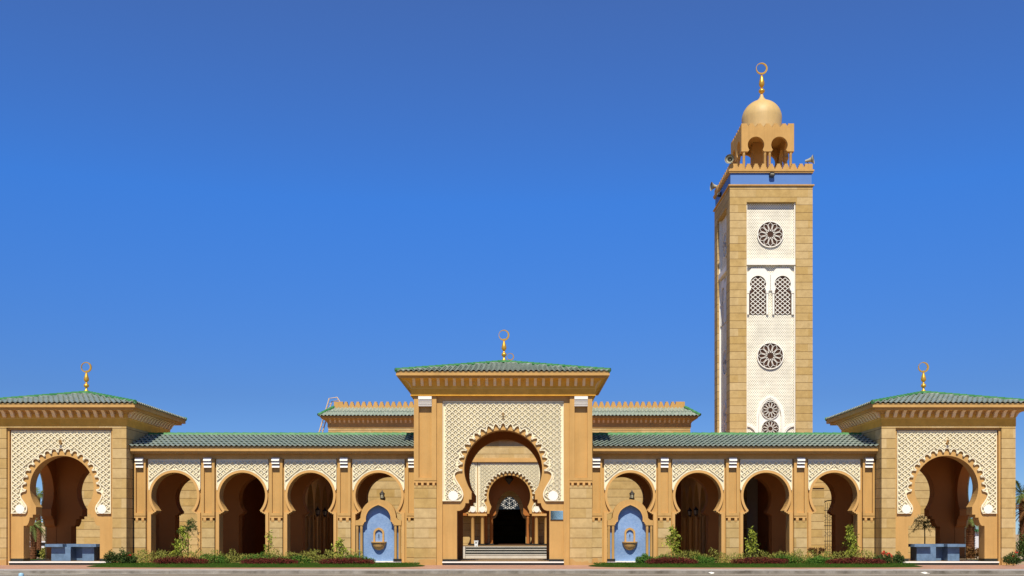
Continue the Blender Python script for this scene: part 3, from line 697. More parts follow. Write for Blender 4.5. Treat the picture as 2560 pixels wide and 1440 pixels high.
# ------------------------------------------------------------------ courtyard walls and galleries behind the arcades
def make_court(s, side):
    sx = lambda a, b: (min(s*a, s*b), max(s*a, s*b))
    w1 = B().box(*sx(5.6, 10.0), 14.0, 14.5, 0, 6.4).build('courtyard_wall', 'stone')
    tag(w1, 'Sunlit coursed stone wall with a lantern behind the %s fountain' % side, 'wall')
    gp = thing('courtyard_gallery', 'Dark covered gallery with pointed arches behind the %s arcade' % side, 'gallery')
    B().box(*sx(18.0, 18.4), 6.05, 26, .1, 6.0).build('outer_wall', 'stucco_shaded', gp)
    B().box(*sx(9.6, 18.4), 26.0, 26.4, .1, 6.0).build('end_wall', 'stucco_shaded', gp)
    B().box(*sx(10.02, 10.4), 14.52, 26, .1, 6.0).build('return_wall', 'stucco_shaded', gp)
    B().box(*sx(11.2, 18.4), 6.6, 26.4, 6.002, 6.3).build('roof', 'stucco', gp)
    path = []
    ys = [8.6, 11.2, 13.8, 16.4, 19.0]
    for c in ys:
        h = [(-.95, .1), (-.95, 2.9), (-.85, 2.95)] + smooth_pts([(-1.02, 3.3), (-1.0, 3.9), (-.7, 4.6), (-.3, 5.05), (0, 5.25)], 4)
        path += [(c+x, z) for x, z in h] + [(c-x, z) for x, z in reversed(h[:-1])]
    o = [(6.9, .1), (6.9, 5.99), (20.6, 5.99), (20.6, .1)] + list(reversed(path))
    B().prism_x(o, *sx(13.0, 13.45)).build('arch_wall', 'stucco', gp)
    for c in ys[:4]:
        column(gp, s*12.85, c+1.3, .25, 2.9, .11, 'stucco_pale')
    return gp
make_court(-1, 'left'); make_court(1, 'right')
for s, side in ((-1, 'left'), (1, 'right')):
    for k, (yy, what) in enumerate(((12.5, 'nearer'), (15.1, 'deeper'))):
        lantern((s*12.98, yy, 2.95), -s*PI/2, 'Black wall lantern, the %s of two in the %s gallery' % (what, side))
# perimeter walls further out
tag(B().box(-32, -18.42, 16.4, 16.9, 0, 6.4).build('perimeter_wall', 'stone'), 'Plain coursed stone wall behind the left corner pavilion', 'wall')
pw = thing('perimeter_wall', 'Coursed stone wall with capped gate pier behind the right corner pavilion', 'wall')
B().box(18.42, 21.1, 16.4, 16.9, 0, 6.4).box(24.6, 32, 16.4, 16.9, 0, 6.4).box(21.1, 24.6, 16.4, 16.9, 4.3, 6.4).build('wall', 'stone', pw)
B().box(21.15, 22.42, 16.0, 17.0, 0, 5.0).build('pier', 'stone', pw)
B().box(21.1, 22.5, 15.92, 17.0, 5.0, 5.15).build('pier_cap', 'stucco', pw)
ig = thing('iron_gate', 'Black wrought-iron gate with scrollwork in the stone wall at right', 'gate', (23.5, 16.65, 0))
tag(B().box(20, 27, 22, 22.4, 0, 4.6).build('garden_wall', 'stone'), 'Lit stone wall seen between the bars of the iron gate', 'wall')
fr = B().tube([(-1.05, 0, .1), (-1.05, 0, 3.9), (-.7, 0, 4.1), (0, 0, 4.2), (.7, 0, 4.1), (1.05, 0, 3.9), (1.05, 0, .1)], .04)
for z in (.25, 1.2, 2.3, 3.4): fr.box(-1.05, 1.05, -.03, .03, z, z+.05)
fr.build('gate_frame', 'iron', ig)
ba = B()
for i in range(13): ba.tube([(-.96+i*.16, 0, .2), (-.96+i*.16, 0, 3.95)], .016, 5)
for i in range(6):
    for z in (.75, 1.75, 2.85): ba.ribbon(arc(-.85+i*.34, z, .14, 0, 340, 14), .028, -.012, .012)
ba.build('bars', 'iron', ig)

# ------------------------------------------------------------------ entrance portico, steps, prayer hall
st = thing('entrance_steps', 'White-edged dark steps up to the portico, seen through the gate', 'steps', (0, 16.8, 0))
Hs = [.285, .46, .64, .817]
for i, h in enumerate(Hs):
    y = i*.34; z0 = -.02 if i == 0 else Hs[i-1]
    B().box(-3.02, 3.02, y, 1.30, z0, h-.05).build('riser', 'granite' if i else 'step_marble', st)
    B().box(-3.03, 3.03, y-.035, 1.30, h-.049, h).build('tread', 'step_marble', st)
B().box(-3.24, -3.04, -.05, 1.30, 0, .83).build('cheek_wall', 'step_marble', st)
B().box(3.04, 3.24, -.05, 1.30, 0, .83).build('cheek_wall', 'step_marble', st)

def make_portico():
    p = thing('entrance_portico', 'Scalloped entrance portico on paired columns seen through the gate', 'portico', (.04, 25.8, 0))
    HB = 2.56                                            # half a bay
    B().box(-7.9, 7.9, -7.70, 3.18, 0, .76).build('platform', 'granite', p)
    B().box(-7.9, 7.9, -7.72, 3.18, .761, .815).build('floor_slab', 'floor', p)
    bel = [(1.45, 3.95), (1.49, 3.78), (1.60, 3.56), (1.62, 3.37)]
    path = []
    for c in (-2*HB, 0, 2*HB): path += opening(1.68, 4.78, 3.95, bel, c, 40)
    o = [(-3*HB, 3.37), (-3*HB, 9.4), (3*HB, 9.4), (3*HB, 3.37)] + list(reversed(path))
    B().prism(o, .20, .9).build('front_wall', 'stucco', p)
    B().box(-3*HB, 3*HB, .02, .199, 7.80, 9.25).build('stone_band', 'stone', p)
    B().box(-3*HB-.1, 3*HB+.1, -.12, .199, 7.50, 7.80).build('ledge', 'stucco_pale', p)
    B().box(-3*HB-.2, 3*HB+.2, -.35, 1.0, 9.251, 9.5).build('cornice', 'stucco_pale', p)
    for c in (-2*HB, 0, 2*HB):
        tail = [(1.88, 4.58), (1.99, 4.55), (2.06, 4.45), (2.03, 4.25), (1.92, 4.03), (1.84, 3.83), (1.84, 3.64), (1.90, 3.49)]
        sp = scallops(4.78, 1.86, 2.06, 9.7, 9, False, tail, 6)
        W, zb, zt = HB-.03, 3.47, 7.50
        po = [(-W, zb), (-W, zt), (W, zt), (W, zb)] + list(reversed(sp))
        b = B().prism(po, .12, .198); lattice(b, po, .12, .085, .361, .293, .050)
        lo = b.build('lattice_panel', 'plaster', p, False, (c, 0, 0))
        t = B().ribbon(sp, .06, .04, .121).ribbon([(-W+.03, zb+.03), (-W+.03, zt), (W-.03, zt), (W-.03, zb+.03)], .06, .06, .121)
        t.build('scallop_trim', 'plaster', lo)
        for s in (-1, 1):
            B().prism(arc(s*2.18, 3.71, .235, 0, 348, 29), .02, .119).build('medallion', 'white', lo)
    for c in (-HB, HB):
        B().box(c-.75, c+.75, -.02, 1.0, 3.19, 3.369).build('impost', 'stucco_pale', p)
        for d in (-.39, .39):
            column(p, c+d, .25, .95, 3.19, .145); column(p, c+d, .78, .95, 3.19, .145)
    for c in (-3*HB+.1, 3*HB-.1): B().box(c-.3, c+.3, -.0, .9, .816, 3.369).build('end_pier', 'stucco', p)
    for s in (-1, 1): B().box(min(s*7.3, s*7.68), max(s*7.3, s*7.68), .9, 3.18, .816, 9.2).build('side_wall', 'stucco_shaded', p)
    B().box(-7.7, 7.7, .9, 3.18, 8.0, 8.3).build('ceiling', 'stucco_shaded', p)
    inn = [(-1.26, 3.24), (-1.1, 3.40)] + smooth_pts([(-1.12, 3.55), (-1.08, 4.1), (-.80, 4.75), (-.39, 5.17), (0, 5.32)], 4)
    path = inn + [(-x, z) for x, z in reversed(inn[:-1])]
    o = [(-7.3, 3.24), (-7.3, 7.99), (7.3, 7.99), (7.3, 3.24)] + list(reversed(path))
    B().prism(o, 1.9, 2.3).build('inner_arch_wall', 'stucco_shaded', p)
    for x in (-1.95, -1.50, 1.50, 1.95): column(p, x, 2.1, .95, 3.24, .13, 'stucco_shaded')
    return p
make_portico()
hl = thing('hanging_lantern', 'Dark hanging lantern under the crown of the portico arch', 'lantern', (.0, 26.9, 0))
B().lathe([(.02, 5.75), (.11, 5.86), (.38, 6.2), (.33, 6.3), (.13, 6.5), (.04, 6.6)], 0, 0, 8).build('shade', 'iron', hl)
B().tube([(0, 0, 6.5), (0, 0, 8.0)], .02).build('chain', 'iron', hl)

def make_hall():
    p = thing('prayer_hall', 'Long stone prayer hall with crenellated green-tiled roof behind the gate', 'mosque', (0, 29, 0))
    HW = 15.07; D = 22.0; Z = 10.86; K = 87.2/84.2
    dn = [(-1.32, .9), (-1.32, 2.95), (-1.10, 3.05), (-.98, 3.3), (-.86, 3.70), (-.82, 3.86), (-.62, 4.35), (-.32, 4.65), (0, 4.78)]
    op = dn + [(-x, z) for x, z in reversed(dn[:-1])]
    op = [(x*K, 1.733+(z-1.733)*K) for x, z in op]
    o = [(-HW, .0), (-HW, Z+.6), (HW, Z+.6), (HW, .0), (1.40, 0)] + list(reversed(op)) + [(-1.40, 0)]
    B().prism(o, 0, .6).build('front_wall', 'stone', p)
    for s in (-1, 1): B().box(min(s*HW, s*(HW-.6)), max(s*HW, s*(HW-.6)), .6, D, 0, Z+.6).build('side_wall', 'stone', p)
    B().box(-HW, HW, D, D+.6, 0, Z+.6).build('rear_wall', 'stone', p)
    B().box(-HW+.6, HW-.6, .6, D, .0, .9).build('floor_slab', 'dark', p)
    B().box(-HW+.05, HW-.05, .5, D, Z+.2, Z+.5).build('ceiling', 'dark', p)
    # fanlight over the door
    fl = [(-.84, 3.72), (-.82, 3.86), (-.62, 4.35), (-.32, 4.65), (0, 4.78), (.32, 4.65), (.62, 4.35), (.82, 3.86), (.84, 3.72)]
    fl = [(x*K, 1.733+(z-1.733)*K) for x, z in fl]
    fw = B().prism([(x*1.03, z) for x, z in fl], .28, .32).build('fanlight', 'glass', p)
    b = B()
    def star(cx, cz, r):
        q = [(cx+(r if i % 2 == 0 else r*.62)*math.cos(PI*i/6), cz+(r if i % 2 == 0 else r*.62)*math.sin(PI*i/6)) for i in range(12)]
        if all(inside(pp, fl) for pp in q): b.prism(q, .2, .275)
    for cx, cz in ((0, 4.2), (-.36, 4.42), (.36, 4.42), (-.50, 4.1), (.50, 4.1), (-.30, 3.86), (.30, 3.86), (0, 4.60), (0, 3.85)):
        cx *= K; cz = 1.733+(cz-1.733)*K; star(cx, cz, .095)
        for i in range(6): star(cx+.155*math.cos(PI*i/3+.5), cz+.155*math.sin(PI*i/3+.5), .04)
    b.build('tracery', 'lit_glass', fw)
    c = B(); c.ring(HW, D/2, [(-.1, Z-.28), (.05, Z-.28), (.05, Z+.05), (.18, Z+.30), (.42, Z+.44), (.54, Z+.46), (.54, Z+.66), (.2, Z+.66)], 0, D/2)
    cor = c.build('cornice', 'stucco', p)
    br = bracket_mesh(cor, .38, .32, .15); br.location = (-HW+.2, -.05, Z+.12)
    n = 77
    for i in range(1, n): put(br, cor, (-HW+.2 + i*(2*HW-.4)/(n-1), -.05, Z+.12))
    r = B(); ze = Z+.66; dy = 1.10; dz = .78; L = math.hypot(dy, dz)
    hx = HW+.70; y0, y1 = -.70, D+.70
    for A, Bq, up in (((-hx, y0, ze), (hx, y0, ze), (0, dy, dz)), ((hx, y0, ze), (hx, y1, ze), (-dy, 0, dz)), ((-hx, y1, ze), (-hx, y0, ze), (dy, 0, dz))):
        tiles(r, A, Bq, up, L, dy/L, dy/L, .30, .66, .05, .06)
    ro = r.build('roof', 'tile', p, False, fix=False)
    rr = B(); ridge(rr, (-hx, y0, ze+.05), (-hx+dy, y0+dy, ze+dz+.06), .12); ridge(rr, (hx, y0, ze+.05), (hx-dy, y0+dy, ze+dz+.06), .12)
    rr.build('hip_tiles', 'ridge_tile', ro, True)
    hxp = hx-dy
    pa = B().prism(merlons(-hxp, hxp, ze+.3, ze+dz+.10, ze+dz+.50, .50, .75), y0+dy, y0+dy+.35)
    pa.box(-hxp, -hxp+.35, y0+dy+.36, D, ze+.3, ze+dz+.3).box(hxp-.35, hxp, y0+dy+.36, D, ze+.3, ze+dz+.3)
    pa.box(-hxp, hxp, y0+dy+.05, D, ze+.1, ze+.3)
    pa.build('parapet', 'stucco', p)
    pr = [(4.0*math.cos(R(a)), 4.0*math.sin(R(a))) for a in range(0, 90, 8)] + [(.2, 4.02), (.12, 4.3)]
    dm = B().lathe(pr, 0, 10.0, 28, 11.75).build('dome', 'stucco_pale', p, True)
    finial(dm, 0, 10.0, 15.95, 2.22, .34, 'bronze')
    return p
make_hall()

# roof ladder at the hall's left end
ld = thing('roof_ladder', 'Tan metal ladder with hooped handrails at the prayer hall roof edge', 'ladder', (0, 30.4, 0))
lx = lambda x: FX(x, 30.4); lz = lambda y: FZ(y, 30.4)
rb = []
for dx, yy in ((0, 0), (7, .25)):
    t_ = B().tube([(lx(765+dx), yy, lz(1190)), (lx(823+dx*.7), yy, lz(996+dx)), (lx(843+dx*.4), yy, lz(993.5+dx*.9)), (lx(854), yy, lz(1012))], .05, 6)
    t_.build('rail', 'ladder', ld)
rg = B()
for i in range(20):
    t_ = i/20; y_ = 1190+(1000-1190)*t_; x_ = 765+(822-765)*t_
    rg.tube([(lx(x_), 0, lz(y_)), (lx(x_+7), .25, lz(y_))], .022, 5)
rg.build('rungs', 'ladder', ld)

# ------------------------------------------------------------------ minaret
def rosette(b, cx, cz, r, y):
    """twelve-petalled tracery: pointed petals and an outer ring"""
    n = 12; t = r*.034
    b.ribbon(arc(cx, cz, r*.985, 0, 352.5, 47), r*.07, y-.07, y, True)
    for k in range(n):
        a = 2*PI*k/n
        def P(rr, da): return (cx+rr*r*math.cos(a+da), cz+rr*r*math.sin(a+da))
        d = PI/n
        b.ribbon([P(.24, 0), P(.52, -d*.82), P(.76, -d*.80), P(.92, 0), P(.76, d*.80), P(.52, d*.82), P(.24, 0)], t, y-.05, y)
        b.ribbon([P(.92, 0), P(.99, 0)], t, y-.045, y)
    return b
def disc(cx, cz, r, y0, y1, n=40): return B().prism(arc(cx, cz, r, 0, 360-360/n, n-1), y0, y1)

def make_minaret():
    p = thing('minaret', 'Tall square stone minaret with white lattice panels and pale dome', 'minaret', (17.98+CX-.0, 19.75, 0))
    H = 2.965; P_ = 1.757; ZT = 26.64; ZP = 25.5
    b = B(); wd = H-P_
    for sx in (-1, 1):
        for sy in (-1, 1):
            b.box(min(sx*H, sx*P_), max(sx*H, sx*P_), min(sy*H, sy*P_), max(sy*H, sy*P_), 0, ZP)
    b.box(-H, H, -H, H, ZP, ZT)
    b.build('shaft', 'stone', p)
    B().ring(H, H, [(-.1, ZT), (.10, ZT), (.10, ZT+.09), (-.3, ZT+.09)]).build('ledge', 'stucco', p)
    B().box(-H+.06, H-.06, -H+.06, H-.06, ZT+.05, 27.60).build('frieze', 'blue_paint', p)
    m = B(); m.ring(H, H, [(-.5, 27.58), (.04, 27.58), (.04, 27.66), (.09, 27.68), (.09, 27.80), (-.3, 27.80)]); m.box(-H+.2, H-.2, -H+.2, H-.2, 27.6, 27.75)
    m.build('parapet_moulding', 'stucco', p)
    mo = merlons(-H, H, 27.79, 27.88, 28.24, .535, .55)
    pp = B().prism(mo, -H, -H+.25).build('parapet', 'stucco', p)
    for k in (1, 2, 3):
        mo2 = merlons(-H+.252, H-.252, 27.79, 27.88, 28.24, .535, .30) if k % 2 else mo
        B().prism(mo2, -H, -H+.25).build('parapet', 'stucco', p).rotation_euler = (0, 0, k*PI/2)
    # panels of one face, built on -y and turned round
    Y = -H+.34
    face = []
    core = B().box(-P_+.0, P_-.0, Y+.10, Y+.45, 0, ZP)
    face.append(core.build('panel_core', 'white', p))
    fr = B().box(-P_, -P_+.07, Y-.20, Y+.10, 8, ZP).box(P_-.07, P_, Y-.20, Y+.10, 8, ZP)
    face.append(fr.build('panel_border', 'white', p))
    def panel(outl, holes, nm='lattice_panel'):
        q = B().prism(outl, Y, Y+.099)
        o = q.build(nm, 'pierced', p); return o
    e = P_-.071
    up = panel([(-e, 21.12), (-e, ZP-.02), (e, ZP-.02), (e, 21.12)], [(0, 23.26, 1.0)]); face.append(up)
    sill = B().box(-P_+.005, P_-.005, Y-.27, Y+.02, 21.02, 21.40); sill.build('sill', 'white', up)
    def rose(parent, cz, r):
        o = disc(0, cz, r, Y-.03, Y-.001).build('rosette_window', 'dark', parent)
        rosette(B(), 0, cz, r, Y-.031).build('tracery', 'white', o) if parent is None else None
        return o
    roses = []
    def add_rose(cz, r):
        o = disc(0, cz, r, Y-.045, Y+.05).build('rosette_window', 'dark', p); face.append(o)
        rosette(B(), 0, cz, r, Y-.046).build('tracery', 'white', o)
    add_rose(23.26, .93)
    lo = panel([(-e, 6.0), (-e, 17.48), (e, 17.48), (e, 6.0)], [(0, 14.53, 1.0), (0, 10.62, 1.05), (0, 10.0, 1.05), (0, 9.32, 1.05), (0, 8.4, 1.05), (0, 7.4, 1.05)])
    face.append(lo)
    add_rose(14.53, .95)
    # pointed blind arch round the two lower rosettes
    def pt(hw, ap, sp_, dn_): return smooth_pts([(-hw, dn_), (-hw, sp_-.6), (-hw, sp_), (-hw*.80, sp_+(ap-sp_)*.52), (-hw*.42, sp_+(ap-sp_)*.84), (0, ap)], 5)
    l_ = pt(.93, 11.62, 10.3, 6.2); pa = l_ + [(-x, z) for x, z in reversed(l_[:-1])]
    ba = B().ribbon(pa, .16, Y-.09, Y+.01); l2 = pt(.80, 11.45, 10.3, 6.2); pa2 = l2 + [(-x, z) for x, z in reversed(l2[:-1])]
    ba.ribbon(pa2, .07, Y-.13, Y+.01)
    ba.prism([(-.74, 6.2)] + [(x*.93, z-.08) for x, z in pa2] + [(.74, 6.2)], Y-.02, Y-.002)
    for s in (-1, 1):
        ba.ribbon([(s*x, z) for x, z in arc(P_, 8.75, .86, 180, 92, 14)], .14, Y-.09, Y+.01)
        ba.ribbon([(s*x, z) for x, z in arc(P_, 8.75, .74, 180, 92, 14)], .06, Y-.12, Y+.01)
    face.append(ba.build('blind_arch', 'white', p))
    add_rose(10.64, .64); add_rose(9.30, .64)
    # twin arched windows
    tw = B().box(-e, e, Y+.02, Y+.099, 17.49, 21.01)
    face.append(tw.build('window_surround', 'pierced', p))
    for cx in (-.885, .885):
        pane = [(cx-.62, 17.50), (cx-.62, 19.05), (cx-.50, 19.25)] + arc(cx, 19.70, .60, 225, -45, 24) + [(cx+.50, 19.25), (cx+.62, 19.05), (cx+.62, 17.50)]
        o = B().prism(pane, Y-.0, Y+.03).build('arched_window', 'dark', p); face.append(o)
        sc_ = B(); lattice(sc_, pane, Y-.001, .05, .36, .31, .042, False, .0)
        sc_.build('lattice_screen', 'white', o)
    ar = B()
    for cx in (-.885, .885):
        inn_ = arc(cx, 19.70, .58, 212, -32, 24)
        o_ = [(cx-.868, 19.22)] + [(cx-.868, 20.35), (cx-.44, 20.85), (cx+.44, 20.85), (cx+.868, 20.35), (cx+.868, 19.22)]
        ar.prism(o_ + list(reversed([(cx-.56, 19.22)] + inn_ + [(cx+.56, 19.22)])), Y-.10, Y-.01)
    q = [(-e, 20.40), (-e, 21.0), (-1.26, 21.0)]
    tri = B()
    face.append(ar.build('window_arch', 'white', p))
    for cx in (-1.60, -.22, .22, 1.60):
        cc = B().lathe([(.085, 0), (.085, 1.48), (.12, 1.52), (.12, 1.72)], 0, 0, 12)
        o = cc.build('colonnette', 'white', p, True, (cx, Y-.06, 17.49)); face.append(o)
    for o in list(face):
        for k in (-1, 1):
            c = copy_tree(o, p); c.rotation_euler = (0, 0, k*PI/2)
            x, y, z = o.location
            c.location = (y*(1 if k < 0 else -1), -x*(1 if k < 0 else -1), z)
    # upper kiosk
    K = 1.91
    def kiosk_outline(hw):
        pth = []
        for cx in (-.85, .85): pth += opening(.60, 29.98, 29.62, [(.50, 29.62), (.53, 29.55), (.60, 29.50)], cx, 24)
        top = merlons(-hw, hw, 29.5, 31.30, 31.53, .55, .42 if hw > 1.8 else .2)
        return top[1:-1] + [(hw, 29.5)] + list(reversed(pth)) + [(-hw, 29.5)]
    k = B().prism(kiosk_outline(K), -K, -K+.28)
    k.build('kiosk_wall', 'stucco', p)
    k2 = B().prism(kiosk_outline(K), K-.28, K); k2.build('kiosk_wall', 'stucco', p)
    for s in (-1, 1):
        o = B().prism(kiosk_outline(K-.281), -K, -K+.28).build('kiosk_wall', 'stucco', p); o.rotation_euler = (0, 0, s*PI/2)
    B().box(-K+.1, K-.1, -K+.1, K-.1, 31.0, 31.25).build('kiosk_roof', 'stucco', p)
    B().box(-.55, .55, .35, 1.3, 27.75, 31.0).build('stair_core', 'stucco', p)
    for sy in (-1, 1):
        for x in (-1.70, -.17, .17, 1.70):
            column(p, x, sy*(K-.16), 27.75, 29.5, .10, 'stucco', None)
    for sx in (-1, 1):
        for y in (-.17, .17): column(p, sx*(K-.16), y, 27.75, 29.5, .10, 'stucco', None)
    r = 1.47
    pr = [(r*.985, 31.2), (r*.985, 32.25)] + [(r*math.cos(R(a)), 32.55+r*.96*math.sin(R(a))) for a in range(0, 70, 6)]
    pr += [(.46, 33.90), (.30, 34.02), (.17, 34.18), (.10, 34.42)]
    dm = B().lathe(pr, 0, 0, 40).build('dome', 'dome_paint', p, True)
    f = B()
    f.lathe([(.10, 34.42), (.05, 34.46)] + [(.05+.185*math.sin(PI*t/10), 34.46+.44*t/10) for t in range(1, 10)] + [(.05, 34.92), (.08, 34.95), (.17, 35.06), (.215, 35.20), (.19, 35.38), (.13, 35.62), (.08, 35.82), (.03, 35.86), (.02, 35.93)], 0, 0, 18)
    fo = f.build('finial', 'gold', dm, True)
    c = B(); n = 44; vs = []; cr = .43
    for i in range(n):
        a = 2*PI*i/n; ri = cr*.81
        vs += [(cr*math.cos(a), -.06, cr*math.sin(a)), (ri*math.cos(a)-cr*.09, -.06, ri*math.sin(a)+cr*.05), (ri*math.cos(a)-cr*.09, .06, ri*math.sin(a)+cr*.05), (cr*math.cos(a), .06, cr*math.sin(a))]
    c.add(vs, [q for i in range(n) for q in ((4*i, 4*((i+1) % n), 4*((i+1) % n)+1, 4*i+1), (4*i+1, 4*((i+1) % n)+1, 4*((i+1) % n)+2, 4*i+2),
               (4*i+2, 4*((i+1) % n)+2, 4*((i+1) % n)+3, 4*i+3), (4*i+3, 4*((i+1) % n)+3, 4*((i+1) % n), 4*i))])
    c.build('crescent', 'gold', fo, False, (0, 0, 36.35))
    return p
mina = make_minaret(); MX, MY = mina.location.x, mina.location.y

# loudspeakers and floodlights on the minaret
def make_speaker():
    p = thing('horn_loudspeaker', 'Grey horn loudspeaker, left front corner of the minaret parapet', 'loudspeaker', (0, 0, 0), 0, 'horn loudspeakers on the minaret')
    pr = [(.05, -.42), (.09, -.40), (.09, -.30), (.10, -.28), (.13, -.12), (.20, .05), (.33, .17), (.335, .18)]
    h = B().lathe(pr, 0, 0, 20); h.f = h.f[:-1]
    h.build('horn', 'horn', p, True, fix=False)
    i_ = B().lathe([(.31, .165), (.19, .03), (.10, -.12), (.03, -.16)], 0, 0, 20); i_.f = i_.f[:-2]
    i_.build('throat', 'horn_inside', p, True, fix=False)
    B().lathe([(.05, -.16), (.06, -.06), (.02, -.02)], 0, 0, 10).build('phase_plug', 'horn', p, True)
    return p
spk = make_speaker()
def aim(o, loc, d):
    o.location = loc; o.rotation_euler = Vector(d).to_track_quat('Z', 'Y').to_euler()
aim(spk, (FX(1826, 16.6), 16.75, FZ(397, 16.6)), (-.45, -1, -.05))
s2 = copy_tree(spk); aim(s2, (FX(2028, 16.9), 16.95, FZ(399, 16.9)), (1, -.42, .12)); s2['label'] = 'Grey horn loudspeaker, right front corner of the minaret parapet'
s3 = copy_tree(spk); aim(s3, (MX-3.15, MY+2.3, 28.35), (-1, -.15, .0)); s3['label'] = 'Grey horn loudspeaker, rear of the minaret left parapet'
for o, (x, y, z) in ((spk, (-2.70, -2.84, 28.24)), (s2, (2.75, -2.84, 28.24)), (s3, (-2.84, 2.3, 28.24))):
    m_ = o.matrix_basis.inverted()
    B().tube([m_ @ Vector((MX+x, MY+y, z-.05)), Vector((0, 0, -.3))], .03, 6).build('mount', 'iron', o)
def make_flood(label, loc, rz):
    p = thing('floodlight', label, 'floodlight', loc, rz, 'floodlights on the minaret frieze')
    B().prism([(-.19, .10), (-.15, .17), (.15, .17), (.19, .10), (.19, -.05), (.12, -.12), (-.12, -.12), (-.19, -.05)], -.25, -.0).build('housing', 'iron', p)
    B().prism([(-.14, .02), (-.10, .07), (.10, .07), (.14, .02)], -.28, -.251).build('lens', 'horn', p)
    return p
make_flood('Small black floodlight, front face of the minaret blue frieze', (FX(1929, 16.8), MY-2.905, FZ(439, 16.8)), 0)
make_flood('Small black floodlight, shaded left face of the minaret blue frieze', (MX-2.905, MY+.6, 27.15), -PI/2)

# ------------------------------------------------------------------ things in and around the pavilions
def make_table():
    p = thing('stone_table', 'Blue-grey marble table inside the left corner pavilion', 'table', (-23.85, 1.75, .2), 0, 'marble tables in the corner pavilions')
    s = B()
    s.prism_z([(-1.62, .0), (-1.45, -.42), (-.45, -.42), (-.45, .10), (.42, .10), (.42, -.42), (1.45, -.42), (1.62, 0), (1.62, 1.0), (-1.62, 1.0)], .80, .96)
    s.build('table_top', 'marble', p)
    q = B()
    q.prism_z([(-1.22, -.12), (-.12, -.12), (-.12, .60), (.55, .60), (.55, -.12), (1.22, -.12), (1.22, .85), (-1.22, .85)], 0, .799)
    q.build('pedestal', 'marble', p)
    return p
tb = make_table(); tb2 = copy_tree(tb)
tb.location = (FX(184, 1.75), 1.75, .2); tb2.location = (FX(2343, 1.75), 1.75, .2)
tb2['label'] = 'Blue-grey marble table inside the right corner pavilion'
bn = thing('waste_bin', 'Small white waste bin at the top of the steps, beside the columns', 'bin', (FX(1190.5, 18.4), 18.4, .817))
B().add([(-.11, -.11, 0), (.11, -.11, 0), (.11, .11, 0), (-.11, .11, 0), (-.145, -.14, .38), (.145, -.14, .38), (.145, .14, .38), (-.145, .14, .38)],
        [(3,2,1,0),(4,5,6,7),(0,1,5,4),(1,2,6,5),(2,3,7,6),(3,0,4,7)]).build('body', 'bin', bn)
B().box(-.165, .165, -.16, .16, .381, .43).build('lid', 'bin', bn)
B().box(-.03, .03, -.125, -.10, .02, .07).box(-.07, .07, -.15, -.12, .25, .31).build('mark', 'iron', bn)
pl = thing('wall_plaque', 'Polished metal plaque on the stucco pier right of the gate arch', 'plaque', (FX(1392, .2), .245, 0))
B().box(-.35, .35, -.03, 0, FZ(1300, .2)+.03, FZ(1277, .2)).build('plate', 'mirror', pl)
B().box(-.36, .36, -.05, 0, FZ(1300, .2)-.0, FZ(1300, .2)+.029).build('frame', 'iron', pl)
bo = thing('bollard', 'Slim pale blue capped post at the near edge of the road', 'bollard', (FX(53, -30), -30, -.122))
B().lathe([(.055, 0), (.055, .72)], 0, 0, 14).build('post', 'bin', bo, True)
B().lathe([(.065, .72), (.068, .775), (.05, .80), (.01, .81)], 0, 0, 14).build('cap', 'cap_blue', bo, True)

# ------------------------------------------------------------------ planting
rnd = random.Random(7)
def leaf(b, c, size, rng, el=2.0, up=0.0):
    d = Vector((rng.gauss(0, 1), rng.gauss(0, 1), rng.gauss(0, 1)+up)).normalized()
    n = Vector((rng.gauss(0, 1), rng.gauss(0, 1), rng.gauss(0, 1))); s_ = d.cross(n).normalized()
    L = size*el*rng.uniform(.7, 1.3); W = size*rng.uniform(.6, 1.0)
    c = Vector(c); m = c+d*L*.5
    b.add([c, m+s_*W*.5, c+d*L, m-s_*W*.5], [(0, 1, 2, 3)])
def cloud(b, c, r, n, size, rng, el=2.0, up=0.3, shell=0.5):
    for _ in range(n):
        while True:
            v = Vector((rng.uniform(-1, 1), rng.uniform(-1, 1), rng.uniform(-1, 1)))
            if shell*rng.random() < v.length <= 1: break
        leaf(b, (c[0]+v.x*r[0], c[1]+v.y*r[1], max(c[2]+v.z*r[2], .03)), size, rng, el, up)
def lawn(x0, x1, nm):
    n = 60; vs = []; top = []
    o = []
    for i in range(n):
        a = 2*PI*i/n; cx, cy = (x0+x1)/2, -1.7; hx, hy = (x1-x0)/2, 2.75
        c_, s_ = math.cos(a), math.sin(a)
        o.append((cx+hx*math.copysign(abs(c_)**.45, c_), cy+hy*math.copysign(abs(s_)**.7, s_)))
    b = B(); k = len(o); cx, cy = (x0+x1)/2, -1.7
    for q, z in ((1.0, .012), (.97, .06), (.88, .11), (.4, .14)):
        vs += [(cx+(x-cx)*q, cy+(y-cy)*q, z) for x, y in o]
    b.add(vs, [(j*k+i, j*k+(i+1) % k, (j+1)*k+(i+1) % k, (j+1)*k+i) for j in range(3) for i in range(k)] + [tuple(range(3*k, 4*k))])
    kind(b.build(nm, 'lawn', None, True), 'structure')
    gb = B()
    for _ in range(9000):
        a = rnd.uniform(x0+.3, x1-.3); y = rnd.uniform(-4.4, 0)
        if not inside((a, y), [(cx+(x-cx)*.985, cy+(yy-cy)*.985) for x, yy in o[::3]]): continue
        z = .06 if y < -3.6 else .11
        h = rnd.uniform(.04, .10); dx, dy = rnd.uniform(-.04, .04), rnd.uniform(-.04, .04)
        gb.add([(a-.012, y, z), (a+.012, y, z), (a+dx, y+dy, z+h)], [(0, 1, 2)])
    go = kind(gb.build('grass', 'blade', fix=False), 'stuff')
    go['label'] = 'Short grass tufts on the lawn strip %s of the gate' % ('left' if x0 < 0 else 'right'); go['category'] = 'grass'
